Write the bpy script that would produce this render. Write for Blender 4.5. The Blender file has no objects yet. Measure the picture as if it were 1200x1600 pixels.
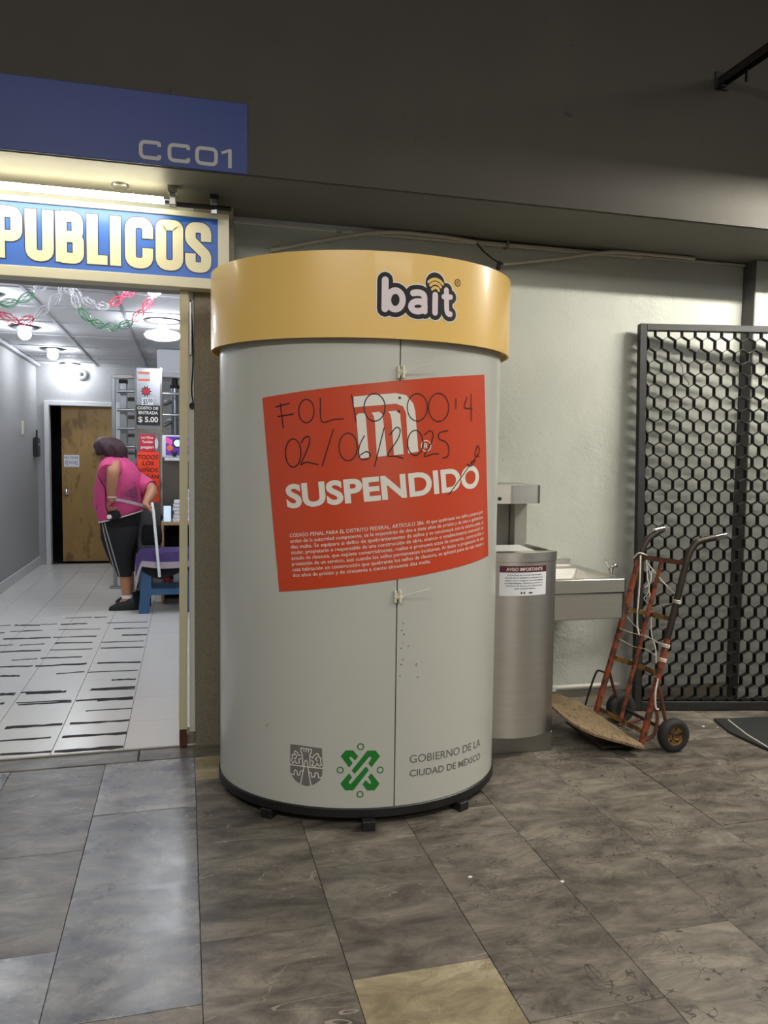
import bpy, bmesh, math, random
from math import pi, sin, cos, radians
from mathutils import Vector, Matrix
from mathutils.geometry import tessellate_polygon

SC = bpy.context.scene
COL = SC.collection
random.seed(7)

# ---------------------------------------------------------------- camera
CAM_H = 1.3
yaw, pitch, roll = radians(14.55), radians(-3.83), radians(0.73)
fwd = Vector((sin(yaw) * cos(pitch), cos(yaw) * cos(pitch), sin(pitch)))
rgt = Vector((cos(yaw), -sin(yaw), 0))
upv = rgt.cross(fwd)
r2 = cos(roll) * rgt + sin(roll) * upv
u2 = -sin(roll) * rgt + cos(roll) * upv
cd = bpy.data.cameras.new('camera')
cam = bpy.data.objects.new('camera', cd)
COL.objects.link(cam)
m = Matrix((r2, u2, -fwd)).transposed().to_4x4()
m.translation = (0, 0, CAM_H)
cam.matrix_world = m
cd.sensor_fit = 'VERTICAL'
cd.sensor_height = 36
cd.lens = 36 * 1200 / 1600
cd.clip_start = 0.05
SC.camera = cam

# ---------------------------------------------------------------- world, lights, exposure
wd = bpy.data.worlds.new('world')
SC.world = wd
wd.use_nodes = True
bg = wd.node_tree.nodes['Background']
bg.inputs[0].default_value = (0.90, 0.90, 0.88, 1)
bg.inputs[1].default_value = 0.22


def area(name, loc, target, sx, sy, watts, col):
    l = bpy.data.lights.new(name, 'AREA')
    l.shape = 'RECTANGLE'
    l.size, l.size_y = sx, sy
    l.energy = watts
    l.color = col
    o = bpy.data.objects.new(name, l)
    COL.objects.link(o)
    o.location = loc
    d = Vector(target) - Vector(loc)
    o.rotation_euler = d.to_track_quat('-Z', 'Y').to_euler()
    return o


# ceiling fluorescents of the passage (above and behind the viewer); the third is an added one
area('passage_lamp', (2.6, 0.4, 3.3), (2.0, 1.4, 0.4), 2.4, 0.10, 46, (1.0, 0.95, 0.86))
area('passage_lamp', (-0.8, -0.6, 3.3), (0.0, 1.2, 0.5), 2.4, 0.10, 62, (1.0, 0.96, 0.9))
area('passage_lamp', (1.6, -2.6, 3.3), (1.6, -2.8, 0), 2.4, 0.10, 80, (1.0, 0.96, 0.9))  # added unseen lamp, brightens the far wall that the steel reflects

SC.view_settings.view_transform = 'Standard'
SC.view_settings.look = 'None'
SC.view_settings.gamma = 1
SC.view_settings.use_curve_mapping = False
SC.view_settings.exposure = 0.0


# ---------------------------------------------------------------- materials
def lin(c):
    return tuple(((x / 255) / 12.92 if x / 255 <= 0.04045 else ((x / 255 + 0.055) / 1.055) ** 2.4) for x in c) + (1,)


MATS = {}


def mat(name, col, rough=0.5, metal=0.0, var=0.0, vs=6.0, bump=0.0, bs=60.0, emis=0.0, spot=None, ss=30.0, st=0.62, stretch=None, coat=0.0, alpha=1.0):
    """plain procedural material: base colour with noise variation, optional spots of a second colour, bump"""
    mt = bpy.data.materials.new(name)
    mt.use_nodes = True
    nt = mt.node_tree
    b = nt.nodes['Principled BSDF']
    b.inputs['Roughness'].default_value = rough
    b.inputs['Metallic'].default_value = metal
    if name == 'steel':
        b.inputs['Anisotropic'].default_value = 0.8
        b.inputs['Anisotropic Rotation'].default_value = 0.25
    if coat:
        b.inputs['Coat Weight'].default_value = coat
        b.inputs['Coat Roughness'].default_value = 0.12
    c = lin(col)
    b.inputs['Base Color'].default_value = c
    if emis:
        b.inputs['Emission Color'].default_value = c
        b.inputs['Emission Strength'].default_value = emis
    tc = nt.nodes.new('ShaderNodeTexCoord')
    src = tc.outputs['Object']
    if stretch:
        mp = nt.nodes.new('ShaderNodeMapping')
        mp.inputs['Scale'].default_value = stretch
        nt.links.new(src, mp.inputs[0])
        src = mp.outputs[0]

    def noise(s, d=4, rg=0.6):
        n = nt.nodes.new('ShaderNodeTexNoise')
        n.inputs['Scale'].default_value = s
        n.inputs['Detail'].default_value = d
        n.inputs['Roughness'].default_value = rg
        nt.links.new(src, n.inputs['Vector'])
        return n.outputs['Fac']

    last = None
    if var:
        mx = nt.nodes.new('ShaderNodeMix')
        mx.data_type = 'RGBA'
        mx.inputs[6].default_value = tuple(max(0, x * (1 - var)) for x in c[:3]) + (1,)
        mx.inputs[7].default_value = tuple(min(1, x * (1 + var)) for x in c[:3]) + (1,)
        nt.links.new(noise(vs), mx.inputs[0])
        last = mx.outputs[2]
    if spot:
        mx = nt.nodes.new('ShaderNodeMix')
        mx.data_type = 'RGBA'
        rp = nt.nodes.new('ShaderNodeValToRGB')
        rp.color_ramp.elements[0].position = st
        rp.color_ramp.elements[1].position = st + 0.06
        nt.links.new(noise(ss, 5, 0.65), rp.inputs[0])
        nt.links.new(rp.outputs[0], mx.inputs[0])
        if last:
            nt.links.new(last, mx.inputs[6])
        else:
            mx.inputs[6].default_value = c
        mx.inputs[7].default_value = lin(spot)
        last = mx.outputs[2]
    if last:
        nt.links.new(last, b.inputs['Base Color'])
    if bump:
        bp = nt.nodes.new('ShaderNodeBump')
        bp.inputs['Strength'].default_value = bump
        bp.inputs['Distance'].default_value = 0.01
        nt.links.new(noise(bs, 6, 0.65), bp.inputs['Height'])
        nt.links.new(bp.outputs[0], b.inputs['Normal'])
    MATS[name] = mt
    return mt


def marble(name, dark, mid, light, vein, squig, rough=0.3):
    """polished limestone slab: clouds, pale veins, thin fossil outlines, a tone of its own for every slab"""
    mt = bpy.data.materials.new(name)
    mt.use_nodes = True
    nt = mt.node_tree
    N, L = nt.nodes.new, nt.links.new
    b = nt.nodes['Principled BSDF']
    tc = N('ShaderNodeTexCoord')
    oi = N('ShaderNodeObjectInfo')
    off = N('ShaderNodeVectorMath')
    off.operation = 'MULTIPLY_ADD'
    cmb = N('ShaderNodeCombineXYZ')
    for k in range(3):
        L(oi.outputs['Random'], cmb.inputs[k])
    L(cmb.outputs[0], off.inputs[0])
    off.inputs[1].default_value = (37, 23, 11)
    L(tc.outputs['Object'], off.inputs[2])

    def noise(s, d, r=0.6, dist=0.0, vec=None):
        n = N('ShaderNodeTexNoise')
        n.inputs['Scale'].default_value = s
        n.inputs['Detail'].default_value = d
        n.inputs['Roughness'].default_value = r
        n.inputs['Distortion'].default_value = dist
        L(vec or off.outputs[0], n.inputs['Vector'])
        return n.outputs['Fac']

    def math_(op, a, v=None):
        n = N('ShaderNodeMath')
        n.operation = op
        if isinstance(a, (int, float)):
            n.inputs[0].default_value = a
        else:
            L(a, n.inputs[0])
        if v is not None:
            if isinstance(v, (int, float)):
                n.inputs[1].default_value = v
            else:
                L(v, n.inputs[1])
        return n.outputs[0]

    mp = N('ShaderNodeMapping')
    mp.inputs['Scale'].default_value = (1.0, 2.2, 1.0)
    mp.inputs['Rotation'].default_value = (0, 0, 0.5)
    L(off.outputs[0], mp.inputs[0])
    cl = noise(4.6, 10, 0.72, 0.5, mp.outputs[0])
    rp = N('ShaderNodeValToRGB')
    e = rp.color_ramp.elements
    e[0].position, e[0].color = 0.37, lin(dark)
    e[1].position, e[1].color = 0.64, lin(light)
    x = e.new(0.5)
    x.color = lin(mid)
    L(cl, rp.inputs[0])
    # thin contour lines of a noise = pale veins; of a finer noise = fossil outlines
    def line(s, d, w, dist=0.0, vec=None):
        f = noise(s, d, 0.5, dist, vec)
        a = math_('ABSOLUTE', math_('SUBTRACT', f, 0.5))
        return math_('LESS_THAN', a, w)
    v1 = math_('MULTIPLY', line(2.1, 3, 0.0024, 0.7, mp.outputs[0]), math_('GREATER_THAN', noise(6, 2), 0.50))
    mk = N('ShaderNodeMix')
    mk.data_type = 'RGBA'
    L(math_('MULTIPLY', v1, vein), mk.inputs[0])
    L(rp.outputs[0], mk.inputs[6])
    mk.inputs[7].default_value = lin((196, 188, 172))
    s1 = math_('MULTIPLY', line(34, 0.0, 0.018), math_('GREATER_THAN', noise(7, 2), 0.53))
    mk2 = N('ShaderNodeMix')
    mk2.data_type = 'RGBA'
    L(math_('MULTIPLY', s1, squig), mk2.inputs[0])
    L(mk.outputs[2], mk2.inputs[6])
    mk2.inputs[7].default_value = lin((44, 40, 36))
    hs = N('ShaderNodeHueSaturation')
    val = N('ShaderNodeMapRange')
    val.inputs[3].default_value = 0.78
    val.inputs[4].default_value = 1.22
    L(oi.outputs['Random'], val.inputs[0])
    L(val.outputs[0], hs.inputs['Value'])
    L(mk2.outputs[2], hs.inputs['Color'])
    L(hs.outputs[0], b.inputs['Base Color'])
    rr = N('ShaderNodeMapRange')
    rr.inputs[3].default_value = rough - 0.10
    rr.inputs[4].default_value = rough + 0.22
    L(noise(7, 6, 0.65), rr.inputs[0])
    L(rr.outputs[0], b.inputs['Roughness'])
    bp = N('ShaderNodeBump')
    bp.inputs['Strength'].default_value = 0.12
    bp.inputs['Distance'].default_value = 0.004
    L(noise(9, 7, 0.7), bp.inputs['Height'])
    L(bp.outputs[0], b.inputs['Normal'])
    MATS[name] = mt
    return mt


def plaster(name, col, rough_low=0.9, pit=0.5, scale=28.0):
    """trowelled wall plaster: ridges and torn pits, scratches, faint stains"""
    mt = bpy.data.materials.new(name)
    mt.use_nodes = True
    nt = mt.node_tree
    N, L = nt.nodes.new, nt.links.new
    b = nt.nodes['Principled BSDF']
    b.inputs['Roughness'].default_value = rough_low
    b.inputs['Specular IOR Level'].default_value = 0.25
    tc = N('ShaderNodeTexCoord')

    def noise(s, d, r=0.6, dist=0.0):
        n = N('ShaderNodeTexNoise')
        n.inputs['Scale'].default_value = s
        n.inputs['Detail'].default_value = d
        n.inputs['Roughness'].default_value = r
        n.inputs['Distortion'].default_value = dist
        L(tc.outputs['Object'], n.inputs['Vector'])
        return n.outputs['Fac']
    mx = N('ShaderNodeMix')
    mx.data_type = 'RGBA'
    c = lin(col)
    mx.inputs[6].default_value = tuple(x * 0.8 for x in c[:3]) + (1,)
    mx.inputs[7].default_value = tuple(min(1, x * 1.12) for x in c[:3]) + (1,)
    L(noise(2.3, 6, 0.6), mx.inputs[0])
    chip = N('ShaderNodeMapRange')
    chip.inputs[1].default_value = 0.70
    chip.inputs[2].default_value = 0.74
    chip.inputs[4].default_value = 0.65
    L(noise(17, 4, 0.62, 0.8), chip.inputs[0])
    mk = N('ShaderNodeMix')
    mk.data_type = 'RGBA'
    L(chip.outputs[0], mk.inputs[0])
    L(mx.outputs[2], mk.inputs[6])
    mk.inputs[7].default_value = tuple(x * 0.3 for x in c[:3]) + (1,)
    L(mk.outputs[2], b.inputs['Base Color'])
    # patches where the plaster is torn: fine ridges gated by a large noise
    gate = N('ShaderNodeMapRange')
    gate.inputs[1].default_value = 0.46
    gate.inputs[2].default_value = 0.72
    L(noise(1.7, 3), gate.inputs[0])
    mul = N('ShaderNodeMath')
    mul.operation = 'MULTIPLY'
    L(gate.outputs[0], mul.inputs[0])
    L(noise(scale, 6, 0.68, 0.25), mul.inputs[1])
    add = N('ShaderNodeMath')
    add.operation = 'MULTIPLY_ADD'
    L(noise(90, 3), add.inputs[0])
    add.inputs[1].default_value = 0.12
    L(mul.outputs[0], add.inputs[2])
    bp = N('ShaderNodeBump')
    bp.inputs['Strength'].default_value = pit
    bp.inputs['Distance'].default_value = 0.02
    L(add.outputs[0], bp.inputs['Height'])
    L(bp.outputs[0], b.inputs['Normal'])
    MATS[name] = mt
    return mt


marble('slab_gray', (64, 59, 54), (94, 88, 80), (124, 117, 106), 0.3, 0.3, 0.34)
marble('slab_fossil', (62, 57, 51), (98, 92, 83), (128, 121, 109), 0.12, 0.85, 0.42)
marble('slab_beige', (112, 102, 80), (138, 127, 100), (166, 155, 128), 0.3, 0.25, 0.36)
marble('slab_glow', (86, 86, 92), (116, 116, 117), (146, 145, 142), 0.2, 0.2, 0.22)  # lighter bluish tone puts the shop's reflected glow into the stone colour
mat('grout', (62, 57, 51), 0.9)
mat('far_wall', (222, 219, 210), 0.8)
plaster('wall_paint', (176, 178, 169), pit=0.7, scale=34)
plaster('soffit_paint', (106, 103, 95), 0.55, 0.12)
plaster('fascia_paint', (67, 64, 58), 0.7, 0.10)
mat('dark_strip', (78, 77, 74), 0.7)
mat('stone_grit', (138, 130, 114), 0.85, var=0.45, vs=120, bump=0.7, bs=150)
mat('kiosk_white', (189, 190, 182), 0.30, var=0.05, vs=3, spot=(150, 146, 134), ss=16, st=0.70, coat=0.35)
mat('kiosk_yellow', (230, 190, 106), 0.34, var=0.05, vs=2, coat=0.3)
mat('black_plastic', (22, 22, 22), 0.45, var=0.3, vs=30)
mat('poster_orange', (200, 70, 38), 0.28, bump=0.06, bs=14, coat=0.5)
mat('print_white', (226, 222, 212), 0.4)
mat('print_pink', (222, 208, 212), 0.4)
mat('print_black', (14, 12, 12), 0.65)
mat('print_brown', (74, 58, 50), 0.4)
mat('print_gray', (112, 108, 106), 0.45)
mat('print_green', (28, 122, 44), 0.4)
mat('print_maroon', (86, 22, 44), 0.4)
mat('marker', (40, 12, 10), 0.5)
mat('steel', (206, 203, 196), 0.30, 1.0, var=0.1, vs=5, bump=0.02, bs=40, stretch=(1, 1, 14))
mat('steel_dark', (150, 147, 141), 0.35, 1.0, var=0.15, vs=5, bump=0.03, bs=30)
mat('steel_plain', (150, 152, 156), 0.3, 1.0, var=0.1, vs=6)
mat('chrome', (210, 210, 210), 0.08, 1.0)
mat('gate_black', (20, 20, 19), 0.6, var=0.35, vs=14, spot=(60, 58, 55), ss=30, st=0.68)
mat('rust_orange', (138, 64, 34), 0.7, var=0.5, vs=14, spot=(74, 44, 32), ss=22, st=0.50, bump=0.3, bs=90)
mat('rust_yellow', (136, 104, 44), 0.7, var=0.4, vs=14, spot=(80, 58, 36), ss=22, st=0.48, bump=0.3, bs=90)
mat('rust_brown', (88, 50, 34), 0.75, var=0.5, vs=16, bump=0.3, bs=80)
mat('worn_tube', (60, 54, 48), 0.5, 0.6, var=0.4, vs=14)
mat('rubber', (34, 33, 31), 0.8, var=0.3, vs=20, bump=0.2, bs=50)
mat('rope_white', (214, 208, 194), 0.9, bump=0.5, bs=300)
mat('plywood', (142, 122, 92), 0.85, var=0.45, vs=9, bump=0.6, bs=30, stretch=(9, 3, 4), spot=(108, 88, 62), ss=9, st=0.52)
mat('plywood_edge', (196, 164, 110), 0.8, var=0.4, vs=30)
mat('pipe_paint', (176, 170, 156), 0.6, var=0.15, vs=8)
mat('pipe_white', (190, 186, 176), 0.5)
mat('wire_black', (18, 18, 18), 0.6)
mat('sign_blue_dark', (20, 46, 112), 0.5, var=0.12, vs=3)
mat('sign_letter_gray', (158, 158, 158), 0.5)
mat('sign_blue', (30, 96, 196), 0.35, var=0.06, vs=4)
mat('sign_navy', (18, 30, 84), 0.4)
mat('sign_cream', (232, 224, 190), 0.4)
mat('frame_cream', (222, 216, 194), 0.5, var=0.05, vs=6)
mat('tube_light', (255, 248, 214), 0.5, emis=34)
mat('bulb_light', (240, 246, 255), 0.5, emis=140)
mat('disc_light', (240, 246, 255), 0.5, emis=50)
mat('tube_bright', (255, 250, 238), 0.5, emis=600)
mat('lamp_white', (214, 216, 220), 0.4)
mat('cream_paint', (206, 198, 166), 0.55, var=0.08, vs=7, spot=(48, 38, 30), ss=26, st=0.68)
mat('white_strip', (214, 214, 210), 0.45)
mat('shop_wall', (164, 164, 163), 0.8, var=0.08, vs=30, bump=0.15, bs=60)
mat('shop_floor_tile', (214, 213, 208), 0.25, var=0.03, vs=5, bump=0.05, bs=25)
mat('tile_joint', (120, 116, 108), 0.9)
mat('grip_tape', (46, 42, 46), 0.9, var=0.4, vs=60)
mat('ceiling_panel', (212, 213, 216), 0.8, bump=0.1, bs=150)
mat('ceiling_grid', (160, 162, 168), 0.5)
mat('door_wood', (162, 128, 74), 0.5, var=0.25, vs=2.4, spot=(128, 98, 56), ss=2.0, st=0.52, stretch=(2.5, 2.5, 1))
mat('dark_room', (28, 30, 36), 0.9)  # near-black colour carries the darkness of the unlit room
mat('white_paint', (208, 209, 210), 0.5)
mat('paper_white', (224, 226, 230), 0.7)
mat('paper_orange', (255, 74, 30), 0.6)
mat('paper_red', (206, 40, 60), 0.6)
mat('ink_black', (24, 22, 26), 0.6)
mat('ink_blue', (46, 52, 90), 0.6)
mat('tape_green', (62, 156, 98), 0.35, coat=0.5)
mat('tape_white', (236, 236, 240), 0.25, coat=0.5)
mat('tape_red', (228, 58, 98), 0.35, coat=0.5)
mat('skin', (176, 124, 92), 0.55, var=0.08, vs=12)
mat('hair', (58, 30, 38), 0.42, var=0.6, vs=22, bump=0.8, bs=50, stretch=(3, 3, 0.6))
mat('shirt_pink', (198, 70, 122), 0.85, var=0.16, vs=5, spot=(104, 48, 80), ss=3.6, st=0.60, bump=0.9, bs=9)
mat('trouser_black', (14, 14, 17), 0.85, bump=0.2, bs=20)
mat('stripe_gray', (150, 150, 150), 0.8)
mat('shoe_black', (17, 17, 18), 0.6)
mat('sock_white', (222, 220, 216), 0.9)
mat('stool_blue', (52, 92, 130), 0.45, var=0.08, vs=8)
mat('towel_purple', (74, 58, 108), 0.95, var=0.2, vs=10, bump=0.4, bs=120)
mat('towel_gray', (168, 154, 164), 0.95, bump=0.4, bs=120)
mat('cloth_black', (12, 12, 15), 0.9, bump=0.3, bs=30)
mat('wood_pale', (178, 146, 100), 0.6, var=0.15, vs=9, stretch=(1, 1, 6))
mat('screen_purple', (98, 58, 160), 0.4, var=0.5, vs=18)
mat('screen_pink', (232, 96, 170), 0.4)
mat('screen_orange', (240, 110, 60), 0.4)
mat('phone_screen', (196, 220, 236), 0.3, emis=0.5)
mat('pvc_white', (226, 228, 232), 0.35)
mat('red_plastic', (180, 40, 44), 0.4)
mat('dark_slab', (44, 46, 45), 0.5, var=0.3, vs=8)


def stain(m, c, r, col):
    """a worn dark patch of its own shape about a point of the thing"""
    nt = MATS[m].node_tree
    b = nt.nodes['Principled BSDF']
    old = b.inputs['Base Color'].links[0].from_socket
    tc = nt.nodes.new('ShaderNodeTexCoord')
    ds = nt.nodes.new('ShaderNodeVectorMath')
    ds.operation = 'DISTANCE'
    ds.inputs[1].default_value = c
    nt.links.new(tc.outputs['Object'], ds.inputs[0])
    ns = nt.nodes.new('ShaderNodeTexNoise')
    ns.inputs['Scale'].default_value = 14
    ns.inputs['Detail'].default_value = 5
    nt.links.new(tc.outputs['Object'], ns.inputs['Vector'])
    ad = nt.nodes.new('ShaderNodeMath')
    ad.operation = 'MULTIPLY_ADD'
    nt.links.new(ns.outputs['Fac'], ad.inputs[0])
    ad.inputs[1].default_value = r * 1.6
    nt.links.new(ds.outputs['Value'], ad.inputs[2])
    mr = nt.nodes.new('ShaderNodeMapRange')
    mr.inputs[1].default_value = r * 1.35
    mr.inputs[2].default_value = r * 2.0
    mr.inputs[3].default_value = 0.85
    mr.inputs[4].default_value = 0.0
    nt.links.new(ad.outputs[0], mr.inputs[0])
    mx = nt.nodes.new('ShaderNodeMix')
    mx.data_type = 'RGBA'
    nt.links.new(mr.outputs[0], mx.inputs[0])
    nt.links.new(old, mx.inputs[6])
    mx.inputs[7].default_value = lin(col)
    nt.links.new(mx.outputs[2], b.inputs['Base Color'])


stain('shirt_pink', (0.09, -0.17, 0.99), 0.085, (92, 42, 72))


# ---------------------------------------------------------------- mesh helpers
LOC = {}


class MB:
    """collects geometry in world coordinates; build() links it as ONE mesh object"""

    def __init__(self):
        self.v, self.f = [], []

    def add(self, vs, fs):
        n = len(self.v)
        self.v += [tuple(p) for p in vs]
        self.f += [tuple(i + n for i in q) for q in fs]
        return self

    def box(self, x0, x1, y0, y1, z0, z1):
        return self.add([(x0, y0, z0), (x1, y0, z0), (x1, y1, z0), (x0, y1, z0), (x0, y0, z1), (x1, y0, z1), (x1, y1, z1), (x0, y1, z1)],
                        [(0, 3, 2, 1), (4, 5, 6, 7), (0, 1, 5, 4), (1, 2, 6, 5), (2, 3, 7, 6), (3, 0, 4, 7)])

    def obox(self, c, ax, ay, az):
        """box about c with half-axis vectors"""
        c, ax, ay, az = map(Vector, (c, ax, ay, az))
        vs = [c + i * ax + j * ay + k * az for k in (-1, 1) for i, j in ((-1, -1), (1, -1), (1, 1), (-1, 1))]
        return self.add(vs, [(0, 3, 2, 1), (4, 5, 6, 7), (0, 1, 5, 4), (1, 2, 6, 5), (2, 3, 7, 6), (3, 0, 4, 7)])

    def bar(self, a, b, w, h, up=(0, 0, 1)):
        a, b = Vector(a), Vector(b)
        d = (b - a)
        s = d.cross(Vector(up)).normalized()
        t = s.cross(d).normalized()
        return self.obox((a + b) / 2, d / 2, s * w / 2, t * h / 2)

    def tube(self, pts, r, seg=10, cap=True):
        pts = [Vector(p) for p in pts]
        n = len(pts)
        rs = r if isinstance(r, (list, tuple)) else [r] * n
        dirs = [(pts[min(i + 1, n - 1)] - pts[max(i - 1, 0)]).normalized() for i in range(n)]
        ref = Vector((0, 0, 1)) if abs(dirs[0].z) < 0.9 else Vector((1, 0, 0))
        nrm = dirs[0].cross(ref).normalized()
        vs, fs = [], []
        for i in range(n):
            nrm = (nrm - dirs[i] * nrm.dot(dirs[i])).normalized()
            bn = dirs[i].cross(nrm)
            for k in range(seg):
                a = 2 * pi * k / seg
                vs.append(pts[i] + rs[i] * (cos(a) * nrm + sin(a) * bn))
        for i in range(n - 1):
            for k in range(seg):
                k2 = (k + 1) % seg
                fs.append((i * seg + k, i * seg + k2, (i + 1) * seg + k2, (i + 1) * seg + k))
        if cap:
            fs.append(tuple(range(seg))[::-1])
            fs.append(tuple((n - 1) * seg + k for k in range(seg)))
        return self.add(vs, fs)

    def lathe(self, prof, c, axis=(0, 0, 1), seg=24):
        """prof: (radius, height along axis)"""
        c, ax = Vector(c), Vector(axis).normalized()
        u = ax.orthogonal().normalized()
        w = ax.cross(u)
        vs, fs = [], []
        for r, h in prof:
            for k in range(seg):
                a = 2 * pi * k / seg
                vs.append(c + ax * h + max(r, 1e-5) * (cos(a) * u + sin(a) * w))
        for i in range(len(prof) - 1):
            for k in range(seg):
                k2 = (k + 1) % seg
                fs.append((i * seg + k, i * seg + k2, (i + 1) * seg + k2, (i + 1) * seg + k))
        if prof[0][0] > 1e-4:
            fs.append(tuple(range(seg))[::-1])
        if prof[-1][0] > 1e-4:
            fs.append(tuple((len(prof) - 1) * seg + k for k in range(seg)))
        return self.add(vs, fs)

    def loft(self, rings, cap=True):
        """rings: lists of points, equal counts, closed"""
        s = len(rings[0])
        vs = [p for r in rings for p in r]
        fs = [(i * s + k, i * s + (k + 1) % s, (i + 1) * s + (k + 1) % s, (i + 1) * s + k) for i in range(len(rings) - 1) for k in range(s)]
        if cap:
            fs.append(tuple(range(s))[::-1])
            fs.append(tuple((len(rings) - 1) * s + k for k in range(s)))
        return self.add(vs, fs)

    def grid(self, fn, nu, nv, thick=0.0):
        """open surface fn(i/nu, j/nv)"""
        vs = [fn(i / nu, j / nv) for j in range(nv + 1) for i in range(nu + 1)]
        w = nu + 1
        return self.add(vs, [(j * w + i, j * w + i + 1, (j + 1) * w + i + 1, (j + 1) * w + i) for j in range(nv) for i in range(nu)])

    def prism(self, poly, fn, h0, h1):
        """polygon (u, v) extruded from h0 to h1 through fn(u, v, h)"""
        n = len(poly)
        vs = [fn(u, v, h0) for u, v in poly] + [fn(u, v, h1) for u, v in poly]
        tri = tessellate_polygon([[Vector((u, v, 0)) for u, v in poly]])
        fs = [tuple(t) for t in tri] + [tuple(i + n for i in t[::-1]) for t in tri]
        fs += [(i, (i + 1) % n, (i + 1) % n + n, i + n) for i in range(n)]
        return self.add(vs, fs)

    def build(self, name, m, parent=None, bevel=0.0, smooth=None, bseg=1, solid=0.0, label=None):
        if parent is not None:
            o0 = Vector(LOC[parent.name])
        else:
            xs = list(zip(*self.v))
            o0 = Vector(((min(xs[0]) + max(xs[0])) / 2, (min(xs[1]) + max(xs[1])) / 2, min(xs[2])))
        me = bpy.data.meshes.new(name)
        me.from_pydata([tuple(Vector(p) - o0) for p in self.v], [], self.f)
        bm = bmesh.new()
        bm.from_mesh(me)
        if solid:
            bmesh.ops.remove_doubles(bm, verts=bm.verts, dist=1e-6)
            bmesh.ops.recalc_face_normals(bm, faces=bm.faces)
            bmesh.ops.solidify(bm, geom=bm.faces[:], thickness=solid)
        if bevel:
            bmesh.ops.bevel(bm, geom=bm.edges[:], offset=bevel, segments=bseg, affect='EDGES', clamp_overlap=True)
        if not getattr(self, 'flat', False):
            bmesh.ops.recalc_face_normals(bm, faces=bm.faces)
        bm.to_mesh(me)
        bm.free()
        if smooth is not None:
            me.polygons.foreach_set('use_smooth', [True] * len(me.polygons))
            me.set_sharp_from_angle(angle=radians(smooth))
        me.materials.append(MATS[m])
        o = bpy.data.objects.new(name, me)
        COL.objects.link(o)
        if parent is not None:
            o.parent = parent
            LOC[o.name] = tuple(o0)
        else:
            o.location = o0
            LOC[o.name] = tuple(o0)
        if label:
            o['label'] = label
        return o


def tag(o, label, cat, group=None, kind=None):
    o['label'] = label
    o['category'] = cat
    if group:
        o['group'] = group
    if kind:
        o['kind'] = kind
    return o


def thing(name, label, cat, loc, group=None, kind=None):
    o = bpy.data.objects.new(name, None)
    o.empty_display_size = 0.1
    COL.objects.link(o)
    o.location = loc
    LOC[o.name] = tuple(loc)
    return tag(o, label, cat, group, kind)


def copy_thing(src, loc, label=None):
    c = src.copy()
    COL.objects.link(c)
    c.location = loc
    if label:
        c['label'] = label
    LOC[c.name] = tuple(loc)
    for ch in list(src.children):
        d = ch.copy()
        COL.objects.link(d)
        d.parent = c
        for g in list(ch.children):
            e = g.copy()
            COL.objects.link(e)
            e.parent = d
    return c


def smooth_path(pts, n=6):
    """Catmull-Rom through the points"""
    P = [Vector(p) for p in pts]
    if len(P) < 3:
        return P
    Q = [P[0] * 2 - P[1]] + P + [P[-1] * 2 - P[-2]]
    out = []
    for i in range(1, len(Q) - 2):
        p0, p1, p2, p3 = Q[i - 1], Q[i], Q[i + 1], Q[i + 2]
        for k in range(n):
            t = k / n
            out.append(0.5 * (2 * p1 + (p2 - p0) * t + (2 * p0 - 5 * p1 + 4 * p2 - p3) * t * t + (3 * p1 - p0 - 3 * p2 + p3) * t ** 3))
    out.append(P[-1])
    return out


# ---------------------------------------------------------------- flat print: text, strokes, polygons mapped onto a surface
_tc = {}


def glyphs(s, bold):
    key = (s, bold)
    if key not in _tc:
        cu = bpy.data.curves.new('t', 'FONT')
        cu.body = s
        cu.resolution_u = 2 if len(s) > 24 else 5
        cu.offset = bold
        cu.fill_mode = 'FRONT'
        o = bpy.data.objects.new('t', cu)
        COL.objects.link(o)
        dg = bpy.context.evaluated_depsgraph_get()
        dg.update()
        me = bpy.data.meshes.new_from_object(o.evaluated_get(dg))
        _tc[key] = ([(v.co.x, v.co.y) for v in me.vertices], [tuple(p.vertices) for p in me.polygons])
        bpy.data.objects.remove(o)
        bpy.data.curves.remove(cu)
        bpy.data.meshes.remove(me)
    return _tc[key]


def fillet(pts, r, n=5):
    P = [Vector((p[0], p[1])) for p in pts]
    out = [P[0]]
    for i in range(1, len(P) - 1):
        a, b, c = P[i - 1], P[i], P[i + 1]
        d1, d2 = (a - b).normalized(), (c - b).normalized()
        ang = d1.angle(d2)
        if ang > 3.1:
            out.append(b)
            continue
        t = min(r / math.tan(ang / 2), (a - b).length * 0.49, (c - b).length * 0.49)
        p, q = b + d1 * t, b + d2 * t
        for k in range(n + 1):
            u = k / n
            out.append((1 - u) ** 2 * p + 2 * u * (1 - u) * b + u * u * q)
    out.append(P[-1])
    return out


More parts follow.
